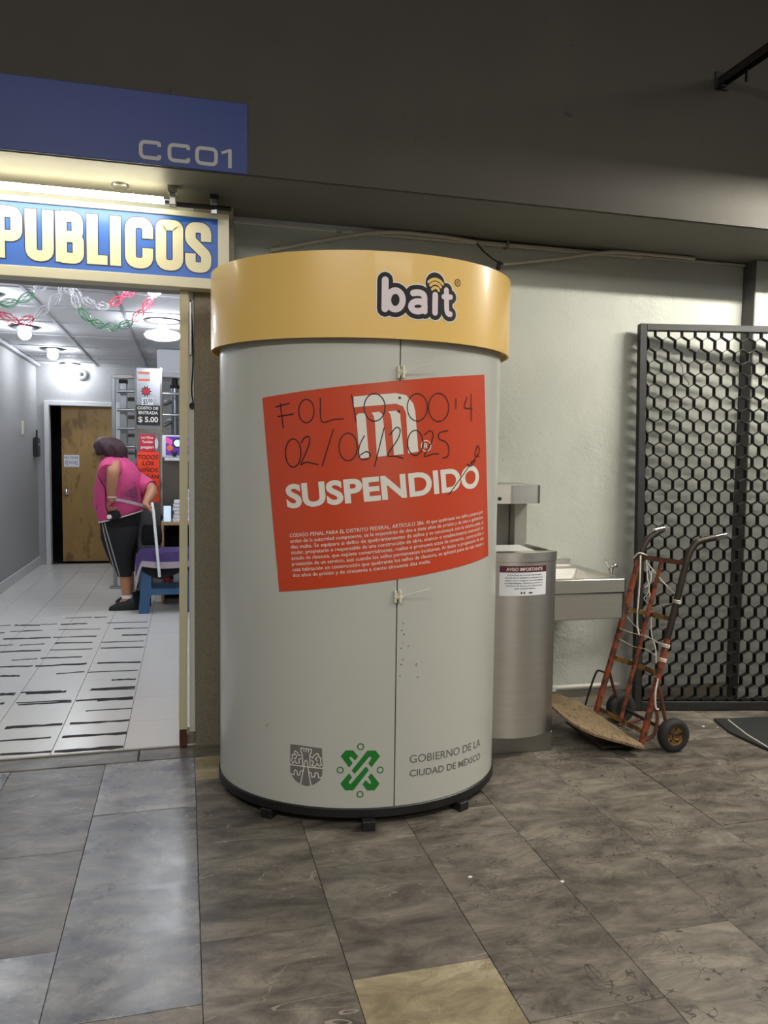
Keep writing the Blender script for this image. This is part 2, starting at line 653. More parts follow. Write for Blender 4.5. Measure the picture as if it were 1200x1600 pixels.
class Flat:
    """2-D print collected in (u, v); emit() lays it on a surface"""

    def __init__(self):
        self.v, self.f, self.l, self.k = [], [], [], 0

    def add(self, vs, fs):
        n = len(self.v)
        self.k += 1
        self.l += [self.k % 9] * len(fs)      # pieces that overlap lie a hair apart
        self.v += [(p[0], p[1]) for p in vs]
        self.f += [tuple(i + n for i in q) for q in fs]
        return self

    def poly(self, pts):
        tri = tessellate_polygon([[Vector((p[0], p[1], 0)) for p in pts]])
        return self.add(pts, [tuple(t) for t in tri])

    def rect(self, u0, v0, u1, v1):
        return self.add([(u0, v0), (u1, v0), (u1, v1), (u0, v1)], [(0, 1, 2, 3)])

    def disc(self, c, r, n=18, ry=None):
        ry = ry or r
        return self.add([(c[0] + r * cos(2 * pi * k / n), c[1] + ry * sin(2 * pi * k / n)) for k in range(n)], [tuple(range(n))])

    def ring(self, c, r, w, n=24):
        vs = []
        for k in range(n):
            a = 2 * pi * k / n
            vs += [(c[0] + (r - w / 2) * cos(a), c[1] + (r - w / 2) * sin(a)), (c[0] + (r + w / 2) * cos(a), c[1] + (r + w / 2) * sin(a))]
        return self.add(vs, [(2 * k, 2 * k + 1, (2 * k + 3) % (2 * n), (2 * k + 2) % (2 * n)) for k in range(n)])

    def stroke(self, pts, w, caps=True, ext=0.0):
        P = [Vector((p[0], p[1])) for p in pts]
        P = [p for i, p in enumerate(P) if i == 0 or (p - P[i - 1]).length > 1e-7]
        if len(P) < 2:
            return self.disc(pts[0], w / 2, 10)
        closed = (P[0] - P[-1]).length < 1e-6
        if ext and not closed:
            P[0] = P[0] + (P[0] - P[1]).normalized() * ext
            P[-1] = P[-1] + (P[-1] - P[-2]).normalized() * ext
        n = len(P)
        vs = []
        for i in range(n):
            a = P[i] - P[i - 1] if i else (P[i] - P[-2] if closed else P[1] - P[0])
            b = P[i + 1] - P[i] if i < n - 1 else (P[1] - P[0] if closed else P[-1] - P[-2])
            a, b = a.normalized(), b.normalized()
            t = (a + b)
            t = t.normalized() if t.length > 1e-3 else a
            nn = Vector((-t.y, t.x))
            k = min(1.6, 1 / max(0.3, nn.dot(Vector((-a.y, a.x)))))
            vs += [P[i] + nn * w / 2 * k, P[i] - nn * w / 2 * k]
        self.add(vs, [(2 * i, 2 * i + 1, 2 * i + 3, 2 * i + 2) for i in range(n - 1)])
        if caps and not closed:
            self.disc(P[0], w / 2, 12)
            self.disc(P[-1], w / 2, 12)
        return self

    def text(self, s, u0, u1, vb, cap, bold=0.0, slant=0.0):
        """ink from u0 to u1, baseline vb, capital height cap"""
        vs, fs = glyphs(s, bold)
        hv = glyphs('H', bold)[0]
        h0, h1 = min(p[1] for p in hv), max(p[1] for p in hv)
        x0, x1 = min(p[0] for p in vs), max(p[0] for p in vs)
        kx, ky = (u1 - u0) / (x1 - x0), cap / (h1 - h0)
        return self.add([(u0 + (x - x0) * kx + slant * (y - h0) * ky, vb + (y - h0) * ky) for x, y in vs], fs)

    def turned(self, a, u, v):
        c, s = cos(a), sin(a)
        self.v = [(u + x * c - y * s, v + x * s + y * c) for x, y in self.v]
        return self

    def emit(self, fn, cut=0.0):
        mb = MB()
        mb.flat = True
        vs, fs, ls = self.v, self.f, self.l
        if cut:
            bm = bmesh.new()
            bv = [bm.verts.new((x, y, 0)) for x, y in vs]
            lay = bm.faces.layers.int.new('l')
            for q, l in zip(fs, ls):
                try:
                    bm.faces.new([bv[i] for i in q])[lay] = l
                except ValueError:
                    pass
            x0, x1 = min(p[0] for p in vs), max(p[0] for p in vs)
            k = math.ceil(x0 / cut)
            while k * cut < x1:
                bmesh.ops.bisect_plane(bm, geom=bm.verts[:] + bm.edges[:] + bm.faces[:], plane_co=(k * cut, 0, 0), plane_no=(1, 0, 0))
                k += 1
            bm.verts.index_update()
            vs = [(v.co.x, v.co.y) for v in bm.verts]
            fs = [tuple(v.index for v in f.verts) for f in bm.faces]
            ls = [f[lay] for f in bm.faces]
            bm.free()
        # all faces counter-clockwise in (u, v)
        out, lev = [], {}
        for q, l in zip(fs, ls):
            a = sum(vs[q[i]][0] * vs[q[(i + 1) % len(q)]][1] - vs[q[(i + 1) % len(q)]][0] * vs[q[i]][1] for i in range(len(q)))
            if abs(a) > 1e-12:
                out.append(q if a > 0 else q[::-1])
                for i in q:
                    lev[i] = l
        mb.add([fn(p[0], p[1], lev.get(i, 0) * 4e-5) for i, p in enumerate(vs)], out)
        return mb


def wall_y(Y):
    return lambda u, v, e=0.0: (u, Y - e, v)

# measured outlines of the print on the kiosk (arc length, height) and of the worn strips on the shop floor (x, y)
HAND= [[(-0.323,1.4945),(-0.318,1.4558),(-0.3113,1.4087)],[(-0.341,1.4821),(-0.2888,1.494)],[(-0.3326,1.449),(-0.2731,1.4568)],[(-0.1967,1.467),(-0.1977,1.4557),(-0.2009,1.4453),(-0.206,1.4366),(-0.2126,1.4304),(-0.2201,1.4272),(-0.2281,1.4272),(-0.2358,1.4304),(-0.2426,1.4366),(-0.248,1.4453),(-0.2514,1.4558),(-0.2526,1.4672),(-0.2515,1.4785),(-0.2482,1.4889),(-0.243,1.4976),(-0.2363,1.5037),(-0.2286,1.5069),(-0.2206,1.5068),(-0.213,1.5036),(-0.2064,1.4974),(-0.2012,1.4887),(-0.1978,1.4783),(-0.1967,1.467)],[(-0.1754,1.5106),(-0.1699,1.4325),(-0.131,1.4382),(-0.0947,1.4414)],[(-0.0677,1.5229),(-0.0516,1.4308)],[(0.0477,1.4825),(0.0464,1.4692),(0.0422,1.4569),(0.0355,1.4466),(0.0269,1.4392),(0.0169,1.4352),(0.0066,1.435),(-0.0034,1.4386),(-0.0121,1.4457),(-0.019,1.4557),(-0.0234,1.4678),(-0.025,1.4809),(-0.0237,1.4942),(-0.0196,1.5064),(-0.0129,1.5166),(-0.0044,1.5239),(0.0055,1.5279),(0.0158,1.5281),(0.0258,1.5246),(0.0346,1.5176),(0.0416,1.5077),(0.0461,1.4957),(0.0477,1.4825)],[(0.2021,1.4874),(0.2007,1.4739),(0.1962,1.4613),(0.1891,1.4508),(0.1799,1.4432),(0.1695,1.439),(0.1586,1.4387),(0.1482,1.4422),(0.1391,1.4493),(0.132,1.4593),(0.1274,1.4714),(0.1257,1.4847),(0.127,1.4981),(0.1312,1.5105),(0.1379,1.5209),(0.1468,1.5285),(0.157,1.5327),(0.1678,1.5332),(0.1784,1.5298),(0.1878,1.5229),(0.1953,1.513),(0.2002,1.5008),(0.2021,1.4874)],[(0.29,1.4912),(0.2885,1.4771),(0.2836,1.4639),(0.2756,1.4529),(0.2654,1.4448),(0.2538,1.4404),(0.2419,1.44),(0.2305,1.4435),(0.2206,1.4508),(0.2129,1.4612),(0.2079,1.4738),(0.206,1.4876),(0.2074,1.5015),(0.2119,1.5145),(0.2192,1.5254),(0.2287,1.5334),(0.2399,1.5379),(0.2518,1.5386),(0.2635,1.5352),(0.2739,1.5281),(0.2823,1.5178),(0.2879,1.5052),(0.29,1.4912)],[(0.3214,1.5229),(0.3222,1.4892)],[(0.376,1.5319),(0.3645,1.495),(0.4047,1.4935)],[(0.3974,1.5442),(0.4026,1.4494)],[(-0.2435,1.3227),(-0.2446,1.3089),(-0.2479,1.2961),(-0.2532,1.2855),(-0.2601,1.2778),(-0.268,1.2738),(-0.2763,1.2736),(-0.2844,1.2775),(-0.2916,1.285),(-0.2972,1.2955),(-0.3008,1.3083),(-0.3021,1.3222),(-0.301,1.3361),(-0.2975,1.3489),(-0.2919,1.3595),(-0.2849,1.3671),(-0.2768,1.371),(-0.2685,1.371),(-0.2606,1.3671),(-0.2536,1.3596),(-0.2482,1.3491),(-0.2448,1.3365),(-0.2435,1.3227)],[(-0.2422,1.3577),(-0.2312,1.3752),(-0.215,1.3788),(-0.2127,1.3579),(-0.2271,1.3194),(-0.2441,1.2827),(-0.2233,1.2914),(-0.1809,1.2836)],[(-0.1286,1.4051),(-0.1666,1.2796)],[(-0.0465,1.3458),(-0.0476,1.3325),(-0.0512,1.3202),(-0.0569,1.31),(-0.0644,1.3026),(-0.0729,1.2987),(-0.0818,1.2986),(-0.0904,1.3023),(-0.098,1.3094),(-0.104,1.3195),(-0.1078,1.3317),(-0.1092,1.345),(-0.108,1.3583),(-0.1044,1.3705),(-0.0987,1.3807),(-0.0912,1.3881),(-0.0827,1.3919),(-0.0738,1.3921),(-0.0652,1.3884),(-0.0577,1.3812),(-0.0517,1.3712),(-0.0479,1.359),(-0.0465,1.3458)],[(-0.0226,1.3842),(-0.0382,1.3528),(-0.0414,1.3216),(-0.0321,1.3043),(-0.0112,1.3046),(-0.0009,1.3186),(-0.015,1.3302),(-0.0358,1.3182)],[(0.0451,1.4131),(0.0136,1.2805)],[(0.0653,1.3892),(0.0866,1.414),(0.1012,1.4074),(0.0943,1.3758),(0.0591,1.3194),(0.0879,1.3163),(0.1136,1.3083)],[(0.187,1.3637),(0.186,1.3513),(0.1827,1.3399),(0.1773,1.3304),(0.1704,1.3236),(0.1625,1.3199),(0.1542,1.3198),(0.1463,1.3232),(0.1394,1.3298),(0.1339,1.3391),(0.1304,1.3503),(0.1291,1.3625),(0.13,1.3748),(0.1332,1.3861),(0.1383,1.3955),(0.1451,1.4024),(0.1528,1.4061),(0.161,1.4063),(0.169,1.403),(0.1762,1.3964),(0.1818,1.3872),(0.1855,1.376),(0.187,1.3637)],[(0.1919,1.392),(0.2115,1.4066),(0.2255,1.3964),(0.2204,1.3679),(0.1933,1.3178),(0.2252,1.3254),(0.2502,1.3258)],[(0.2874,1.4089),(0.2528,1.4007),(0.2508,1.3793),(0.2794,1.3692),(0.2933,1.348),(0.2894,1.3192),(0.2676,1.3117)],[(0.2971,1.1818),(0.3433,1.2324),(0.3942,1.2837),(0.4529,1.3363),(0.4392,1.3584),(0.428,1.321),(0.4535,1.3214)],[(0.383,1.291),(0.4055,1.2838),(0.4285,1.3062),(0.4051,1.2986)],[(0.101,1.5165),(0.0996,1.5141),(0.0967,1.514),(0.0952,1.5164),(0.0966,1.5188),(0.0995,1.5189),(0.101,1.5165)],[(0.0988,1.47),(0.0974,1.4675),(0.0945,1.4674),(0.093,1.4698),(0.0944,1.4723),(0.0973,1.4723),(0.0988,1.47)]]
EMB= [[(-0.0607,1.5169),(0.0142,1.5251),(0.0849,1.532),(0.1214,1.5263),(0.1478,1.4994),(0.1558,1.4717),(0.1696,1.333),(0.1319,1.3254),(0.1223,1.4637),(0.1109,1.4877),(0.0854,1.496),(0.0216,1.4888),(-0.0604,1.4804)],[(-0.0511,1.4516),(-0.0435,1.46),(-0.0199,1.4617),(-0.0136,1.3913),(-0.0057,1.3109),(-0.0377,1.3049)],[(0.0009,1.4635),(0.0275,1.4668),(0.0389,1.4574),(0.0483,1.3854),(0.0556,1.3173),(0.0217,1.312),(0.0125,1.4333),(0.008,1.4526)],[(0.0571,1.4689),(0.0857,1.4724),(0.1004,1.4617),(0.1071,1.4005),(0.1156,1.3237),(0.0807,1.3183),(0.0704,1.4415),(0.0658,1.4594)]]
REG= [[(0.199,1.3533)],[(0.2182,1.3537)]]
POST= [[(-0.4005,1.5153),(0.4777,1.6221),(0.5436,0.9419),(-0.3259,0.8316)]]
BAIT= [[(0.0392,1.9048),(0.0393,1.8573),(0.0391,1.8096)],[(0.1,1.8421),(0.0992,1.834),(0.0968,1.8263),(0.0928,1.8196),(0.0875,1.8144),(0.0814,1.8109),(0.0748,1.8095),(0.0682,1.8102),(0.062,1.813),(0.0567,1.8177),(0.0526,1.8239),(0.05,1.8313),(0.0491,1.8392),(0.0498,1.8473),(0.0522,1.8549),(0.0561,1.8615),(0.0613,1.8667),(0.0674,1.8701),(0.0739,1.8716),(0.0805,1.8709),(0.0867,1.8682),(0.0921,1.8636),(0.0963,1.8574),(0.099,1.8501),(0.1,1.8421)],[(0.1796,1.8265),(0.1787,1.8218),(0.1758,1.8172),(0.1712,1.8133),(0.1652,1.8102),(0.1584,1.8084),(0.1513,1.8079),(0.1446,1.8087),(0.1387,1.8108),(0.1341,1.8141),(0.1311,1.8182),(0.13,1.8228),(0.131,1.8275),(0.1338,1.832),(0.1383,1.8359),(0.1441,1.8388),(0.1508,1.8407),(0.1578,1.8412),(0.1647,1.8404),(0.1707,1.8384),(0.1755,1.8352),(0.1785,1.8311),(0.1796,1.8265)],[(0.1785,1.856),(0.1796,1.8292),(0.1803,1.8091)],[(0.1365,1.8673),(0.1503,1.8702),(0.165,1.8695),(0.1754,1.8632),(0.1786,1.8506)],[(0.2187,1.8683),(0.2187,1.8381),(0.2189,1.8089)],[(0.2623,1.8892),(0.2636,1.8562),(0.2657,1.821),(0.2719,1.8102),(0.2803,1.8094)],[(0.2527,1.8659),(0.2806,1.8676)]]
WIFI= [[(0.1929,1.9096),(0.2045,1.918),(0.2183,1.9216),(0.234,1.9179),(0.2479,1.9081)],[(0.1997,1.899),(0.2093,1.9061),(0.2195,1.9085),(0.2311,1.9047),(0.2395,1.8975)],[(0.2067,1.8865),(0.2127,1.8914),(0.2198,1.8932),(0.2283,1.8903),(0.2322,1.8848)]]
BACK= [[(0.2405,1.9092),(0.2377,1.9021),(0.2297,1.8963),(0.2189,1.8934),(0.208,1.8941),(0.2001,1.8982),(0.1972,1.9046),(0.1999,1.9116),(0.2076,1.9173),(0.2183,1.9202),(0.2293,1.9196),(0.2374,1.9156),(0.2405,1.9092)],[(0.2186,1.9055),(0.2199,1.8382)],[(0.0882,1.8414),(0.0865,1.8333),(0.0815,1.8272),(0.0746,1.8246),(0.0676,1.8264),(0.0625,1.832),(0.0606,1.8398),(0.0623,1.8479),(0.0673,1.8539),(0.0741,1.8565),(0.0811,1.8547),(0.0863,1.8492),(0.0882,1.8414)]]
BREG= [[(0.3104,1.9204)],[(0.3217,1.922)]]
SHIELD= [[(-0.2788,0.2861),(-0.2396,0.2862),(-0.1989,0.2843),(-0.1606,0.282),(-0.159,0.2446),(-0.1578,0.2085),(-0.1592,0.1853),(-0.1666,0.1667),(-0.1831,0.1521),(-0.2014,0.1435),(-0.2175,0.1395),(-0.237,0.1449),(-0.2562,0.1541),(-0.2703,0.1687),(-0.2783,0.1859),(-0.2789,0.2357)]]
SHL= [[(-0.2805,0.2115),(-0.2495,0.2113),(-0.2187,0.2106),(-0.1884,0.2101),(-0.1578,0.2102)],[(-0.2306,0.2136),(-0.2325,0.2547),(-0.2381,0.264),(-0.2382,0.2772),(-0.1989,0.2751),(-0.1988,0.2646),(-0.2048,0.2558),(-0.2035,0.2114)],[(-0.2255,0.2125),(-0.2239,0.2292),(-0.2188,0.2347),(-0.2137,0.2302),(-0.2112,0.2123)],[(-0.2261,0.2075),(-0.2321,0.1786),(-0.2381,0.1474)],[(-0.2112,0.209),(-0.2063,0.1781),(-0.1994,0.144)],[(-0.2757,0.178),(-0.2633,0.1764),(-0.2627,0.1897),(-0.2581,0.1947),(-0.2529,0.191),(-0.25,0.1771),(-0.2424,0.1781),(-0.2408,0.1909),(-0.2315,0.1953)],[(-0.2067,0.1929),(-0.2,0.1903),(-0.1966,0.1757),(-0.1866,0.1766),(-0.185,0.19),(-0.18,0.1937),(-0.1744,0.1892),(-0.1716,0.1752),(-0.1618,0.1753)],[(-0.2376,0.2491),(-0.248,0.2513),(-0.2505,0.2592),(-0.2603,0.264),(-0.2637,0.251),(-0.2715,0.2483),(-0.2689,0.2387),(-0.2742,0.2297),(-0.2688,0.2171),(-0.2601,0.2282),(-0.2548,0.219),(-0.2427,0.2221),(-0.2462,0.2349),(-0.2366,0.2394)],[(-0.2602,0.2514),(-0.2532,0.2473),(-0.2584,0.2351),(-0.2636,0.2377)],[(-0.2004,0.2496),(-0.1937,0.2453),(-0.1888,0.2556),(-0.1772,0.2631),(-0.1723,0.2585),(-0.1705,0.2471),(-0.164,0.2476),(-0.1655,0.2343),(-0.1621,0.2214),(-0.1703,0.2175),(-0.177,0.2269),(-0.1852,0.2147),(-0.1968,0.217),(-0.1903,0.2307),(-0.1986,0.2366)],[(-0.1771,0.2516),(-0.1837,0.2412),(-0.177,0.2351)],[(-0.2275,0.2717),(-0.2258,0.2653)],[(-0.2184,0.2726),(-0.2183,0.2654)],[(-0.2089,0.2719),(-0.2095,0.2652)]]
CDMX= [[(-0.0937,0.2568),(-0.0769,0.2781),(-0.0498,0.2783),(-0.0316,0.2563),(-0.0436,0.2416),(-0.0559,0.2554),(-0.0617,0.2547),(-0.0629,0.2498),(-0.0509,0.2318),(-0.0636,0.2166)],[(-0.0548,0.2055),(-0.0001,0.2763),(0.029,0.2766),(0.0458,0.2547),(0.0151,0.2157),(0.004,0.2299),(0.0147,0.2486),(0.0131,0.2542),(0.0066,0.2538),(-0.0419,0.1949),(-0.0457,0.1943)],[(-0.0634,0.1956),(-0.0526,0.1808),(-0.064,0.1643),(-0.063,0.1577),(-0.0566,0.1578),(-0.0074,0.2164),(-0.0017,0.2172),(0.0062,0.2058),(-0.0483,0.1337),(-0.0772,0.1335),(-0.0941,0.1572)],[(0.0154,0.1942),(0.0451,0.1547),(0.0275,0.1316),(-0.0001,0.1328),(-0.0158,0.1557),(-0.0044,0.1702),(0.0077,0.1566),(0.0142,0.1564),(0.0141,0.163),(0.0033,0.1815)]]
CDR= [[(-0.0237,0.2916),(-0.0949,0.2065),(0.0468,0.2045),(-0.0241,0.1189)],[(-0.0157,0.2914)]]
STRIPS= [(-1.364,6.302,-1.291,6.304),(-1.31,6.044,-1.28,6.038),(-1.26,6.298,-1.075,6.261),(-1.074,6.289,-0.959,6.283),(-1.249,6.073,-1.028,6.075),(-1.244,5.836,-0.929,5.811),(-1.224,5.641,-1.139,5.637),(-1.095,5.615,-0.942,5.628),(-1.183,5.45,-0.932,5.44),(-1.066,5.209,-0.917,5.216),(-1.099,5.052,-0.912,5.037),(-1.053,4.839,-0.944,4.826),(-0.977,4.48,-0.895,4.468),(-0.972,4.457,-0.897,4.44),(-0.938,4.295,-0.917,4.296),(-0.815,3.716,-0.601,3.718),(-0.779,3.548,-0.572,3.534),(-0.83,3.898,-0.578,3.894),(-0.93,6.504,-0.73,6.502),(-0.712,6.492,-0.613,6.492),(-0.928,6.26,-0.737,6.262),(-0.918,6.08,-0.618,6.036),(-0.915,5.817,-0.622,5.797),(-0.874,5.632,-0.627,5.609),(-0.875,5.436,-0.608,5.416),(-0.897,5.224,-0.648,5.211),(-0.896,5.03,-0.599,5.026),(-0.745,4.823,-0.59,4.841),(-0.873,4.474,-0.663,4.463),(-0.841,4.445,-0.637,4.44),(-0.858,4.288,-0.588,4.276),(-0.844,4.254,-0.584,4.249),(-0.558,3.534,-0.272,3.525),(-0.591,6.251,-0.29,6.232),(-0.524,6.028,-0.278,6.011),(-0.448,5.797,-0.275,5.777),(-0.568,5.597,-0.284,5.581),(-0.558,5.423,-0.278,5.4),(-0.536,5.024,-0.276,5.004),(-0.571,4.823,-0.279,4.81),(-0.416,4.624,-0.281,4.617),(-0.509,4.459,-0.276,4.45),(-0.515,4.44,-0.274,4.417),(-0.564,4.266,-0.276,4.263),(-0.455,4.242,-0.275,4.238),(-0.493,4.078,-0.27,4.074),(-0.544,3.895,-0.27,3.884),(-0.552,3.713,-0.269,3.707)]


# ================================================================ LARGE STRUCTURE
YW, ZS, YF = 3.65, 2.395, 3.10      # rear wall, soffit height, beam face


def struct(name, mb, m, label, cat, **k):
    return tag(mb.build(name, m, **k), label, cat, kind='structure')


# floor: sunken bed with one slab object per stone
floor = struct('floor', MB().box(-5, 6.5, -4, 3.66, -0.1, -0.006), 'grout', 'passage floor of worn polished grey stone slabs', 'floor')
cols = [(-1.79, -1.43, 3.0), (-1.43, -1.065, 2.86), (-1.065, -0.70, 3.05), (-0.70, -0.33, 3.169), (-0.33, 0.035, 2.88), (0.035, 0.40, 3.12), (0.40, 0.77, 2.34), (0.77, 1.13, 2.10),
        (1.13, 1.50, 2.305), (1.50, 1.87, 2.59), (1.87, 2.24, 2.30), (2.24, 2.60, 2.56), (2.60, 2.97, 2.38), (2.97, 3.34, 2.62)]
rs = random.Random(3)
for ci, (x0, x1, yj) in enumerate(cols):
    step = 0.54 if x0 < 1.1 else 0.51
    ytop = 3.365 if x0 < 0.2 else 3.645
    joints = [yj + k * step for k in range(-4, 4)]
    joints = [j for j in joints if 0.9 < j < ytop - 0.05] + [ytop]
    for a, b in zip(joints[:-1], joints[1:]):
        g = 0.0008
        dz = rs.uniform(-0.0012, 0.0012)
        mb = MB().box(x0 + g, x1 - g, a + g, b - g, -0.03, dz)
        if x1 < 0.04:
            mm = 'slab_glow' if rs.random() < 0.75 else 'slab_gray'
        elif x0 < 0.5:
            mm = 'slab_gray'
        else:
            mm = 'slab_fossil'
        if abs(x0 - 0.40) < 0.01 and a < 1.75:
            mm = 'slab_beige'
        if abs(x0 - 0.035) < 0.01 and a > 2.55:
            mm = 'slab_beige' if a > 3.0 else 'slab_gray'
        mb.build('slab', mm, floor, bevel=0.0008)
# kerb strip before the shop
for x0, x1 in ((-1.9, -0.95), (-0.95, -0.2), (-0.2, 0.22)):
    MB().box(x0 + .002, x1 - .002, 3.368, 3.496, -0.03, 0.003).build('kerb_slab', 'slab_gray', floor, bevel=0.003)

# rear wall, column, pillar
struct('wall_back', MB().box(0.20, 6.5, YW, YW + 0.15, -0.02, 3.6), 'wall_paint', 'rough pale grey plastered wall behind the kiosk and fountain', 'wall')
struct('wall_pillar', MB().box(0.041, 0.212, 3.49, 3.80, 0.0, ZS), 'stone_grit', 'dark gritty stone pillar beside the shop doorway', 'pillar', bevel=0.004)
struct('wall_column', MB().box(2.965, 3.55, 3.555, YW + 0.01, 0.0, ZS), 'wall_paint', 'shallow grey wall column behind the right of the hexagon gate', 'pillar', bevel=0.004)
MB().box(2.958, 2.9645, 3.556, YW, 0.0, ZS).build('side_strip', 'dark_strip', bpy.data.objects['wall_column'], bevel=0.001, label='dark grey side of the column')  # thin panel, darker than the column's front
struct('trim_1', MB().box(0.212, 2.96, YW - 0.012, YW, 0.0, 0.075), 'stone_grit', 'dark skirting strip at the foot of the plastered wall', 'skirting')
# deep concrete beam: face towards the viewer, soffit between the face and the wall
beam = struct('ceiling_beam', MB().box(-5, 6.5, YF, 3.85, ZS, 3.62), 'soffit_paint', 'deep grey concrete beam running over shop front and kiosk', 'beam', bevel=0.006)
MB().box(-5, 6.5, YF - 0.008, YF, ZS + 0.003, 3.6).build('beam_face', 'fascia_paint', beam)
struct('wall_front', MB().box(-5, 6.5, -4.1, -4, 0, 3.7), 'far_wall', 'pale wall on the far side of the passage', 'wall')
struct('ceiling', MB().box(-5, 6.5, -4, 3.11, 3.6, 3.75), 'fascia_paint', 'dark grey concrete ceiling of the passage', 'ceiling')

# shop shell
XL, XR, YB, ZC = -1.68, 0.95, 9.8, 2.37
struct('wall_shop_left', MB().box(XL - 0.12, XL, 3.62, YB + 0.1, 0, 2.6), 'shop_wall', 'left wall of the shop in grey textured paint', 'wall')
struct('wall_shop_right', MB().box(XR, XR + 0.1, 3.81, YB + 0.1, 0, 2.6), 'shop_wall', 'right wall of the shop hidden behind the pillar', 'wall')
wb = MB().box(XL, -1.60, YB, YB + 0.12, 0, 2.6).box(-0.76, XR, YB, YB + 0.12, 0, 2.6).box(-1.60, -0.76, YB, YB + 0.12, 1.955, 2.6)
struct('wall_shop_back', wb, 'shop_wall', 'rear wall of the shop around the wooden door', 'wall')
struct('wall_shop_front', MB().box(-5, 0.05, 3.50, 3.62, 2.03, ZS + .01).box(-5, -1.66, 3.50, 3.62, 0, 2.03), 'shop_wall', 'wall over and beside the shop opening', 'wall')
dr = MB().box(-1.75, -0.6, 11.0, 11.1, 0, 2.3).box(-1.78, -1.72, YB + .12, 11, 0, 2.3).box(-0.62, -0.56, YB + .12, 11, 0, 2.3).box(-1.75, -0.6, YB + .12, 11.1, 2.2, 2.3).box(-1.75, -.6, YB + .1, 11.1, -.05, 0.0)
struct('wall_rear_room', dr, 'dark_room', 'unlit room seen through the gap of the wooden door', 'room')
bb = MB().box(XL, XL + 0.014, 3.62, YB, 0.012, 0.115)
struct('baseboard_left', bb, 'white_paint', 'white tiled skirting along the left shop wall', 'skirting', bevel=0.003)
sf = struct('floor_shop', MB().box(-5, XR, 3.498, YB + 0.12, -0.06, 0.006), 'tile_joint', 'shop floor of white ceramic tiles with worn black grip strips', 'floor')
xj = [0.033 - 0.3015 * k for k in range(-3, 6)]
yj = [3.498] + [3.475 + 0.388 * k for k in range(1, 17)] + [YB]
for a in xj:
    for b0, b1 in zip(yj[:-1], yj[1:]):
        x0, x1 = max(a - 0.3015, XL), min(a, XR)
        if x1 - x0 < 0.05:
            continue
        MB().box(x0 + .0012, x1 - .0012, b0 + .0012, b1 - .0012, 0.0, 0.012).build('floor_tile', 'shop_floor_tile', sf, bevel=0.001)
for i, (xa, ya, xb, yb) in enumerate(STRIPS):
    w = 0.018 + 0.008 * ((i * 7) % 3)
    r_ = random.Random(i)
    n = 6
    top, bot = [], []
    for k in range(n + 1):
        t = k / n
        top.append((xa + (xb - xa) * t, ya + (yb - ya) * t + w * (0.5 + r_.uniform(-.25, .2))))
        bot.append((xa + (xb - xa) * t, ya + (yb - ya) * t - w * (0.5 + r_.uniform(-.25, .2))))
    MB().prism(bot + top[::-1], lambda u, v, h: (u, v, h), 0.012, 0.0132).build('grip_strip', 'grip_tape', sf)
# suspended ceiling of the shop
ce = struct('ceiling_shop', MB().box(-5, XR, 3.62, YB + 0.1, ZC + 0.012, ZC + 0.1), 'ceiling_grid', 'suspended shop ceiling of white panels in a metal grid', 'ceiling')
cx = [XL + 0.05, -1.0, -0.43, 0.14, 0.71, XR]
cy = [3.63, 4.1, 4.75, 5.4, 6.05, 6.72, 7.42, 8.15, 8.85, 9.45, YB]
for a0, a1 in zip(cx[:-1], cx[1:]):
    for b0, b1 in zip(cy[:-1], cy[1:]):
        MB().box(a0 + .011, a1 - .011, b0 + .009, b1 - .009, ZC + 0.004, ZC + 0.02).build('ceiling_panel', 'ceiling_panel', ce, bevel=0.002)
for a in cx[1:-1]:
    MB().box(a - .011, a + .011, 3.63, YB, ZC - .002, ZC + 0.014).build('grid_bar', 'ceiling_grid', ce)
for b in cy[1:-1]:
    MB().box(XL, XR, b - .009, b + .009, ZC - .001, ZC + 0.014).build('grid_bar', 'ceiling_grid', ce)
struct('trim_2', MB().box(XL, XL + 0.05, 3.62, YB, ZC - 0.03, ZC + 0.014), 'ceiling_grid', 'metal edge trim where shop ceiling meets left wall', 'trim', bevel=0.004)

# ================================================================ KIOSK
KX, KY, KA, KB, KR = .687, 3.038, .557, .464, -.146
_tab = {}


def ktab(t):
    if t not in _tab:
        a, b = KA + t, KB + t
        N = 1440
        L = [0.0]
        for i in range(N):
            th = -pi / 2 + pi * (i + .5) / N
            L.append(L[-1] + math.hypot(a * sin(th), b * cos(th)) * pi / N)
        _tab[t] = L
    return _tab[t]


def kp(s, z, t=0.0, e=0.0):
    """arc length s from the front of the oval (right positive), height z, offset t of the oval, e along the normal"""
    a, b = KA + t, KB + t
    L = ktab(t)
    q = abs(s)
    lo, hi = 0, len(L) - 1
    if q >= L[-1]:
        lo = len(L) - 2
    else:
        while hi - lo > 1:
            md = (lo + hi) // 2
            if L[md] <= q:
                lo = md
            else:
                hi = md
    th = -pi / 2 + pi * (lo + (q - L[lo]) / (L[lo + 1] - L[lo])) / (len(L) - 1)
    if s < 0:
        th = -pi - th
    x, y = a * cos(th), b * sin(th)
    if e:
        nx, ny = b * cos(th), a * sin(th)
        l = math.hypot(nx, ny)
        x, y = x + e * nx / l, y + e * ny / l
    return (KX + x * cos(KR) - y * sin(KR), KY + x * sin(KR) + y * cos(KR), z)


def kring(t, z, n=120):
    a, b = KA + t, KB + t
    return [(KX + a * cos(2 * pi * k / n) * cos(KR) - b * sin(2 * pi * k / n) * sin(KR), KY + a * cos(2 * pi * k / n) * sin(KR) + b * sin(2 * pi * k / n) * cos(KR), z) for k in range(n)]


kiosk = thing('kiosk', 'oval pale grey kiosk with yellow top band and orange closure poster', 'kiosk', (KX, KY, 0))


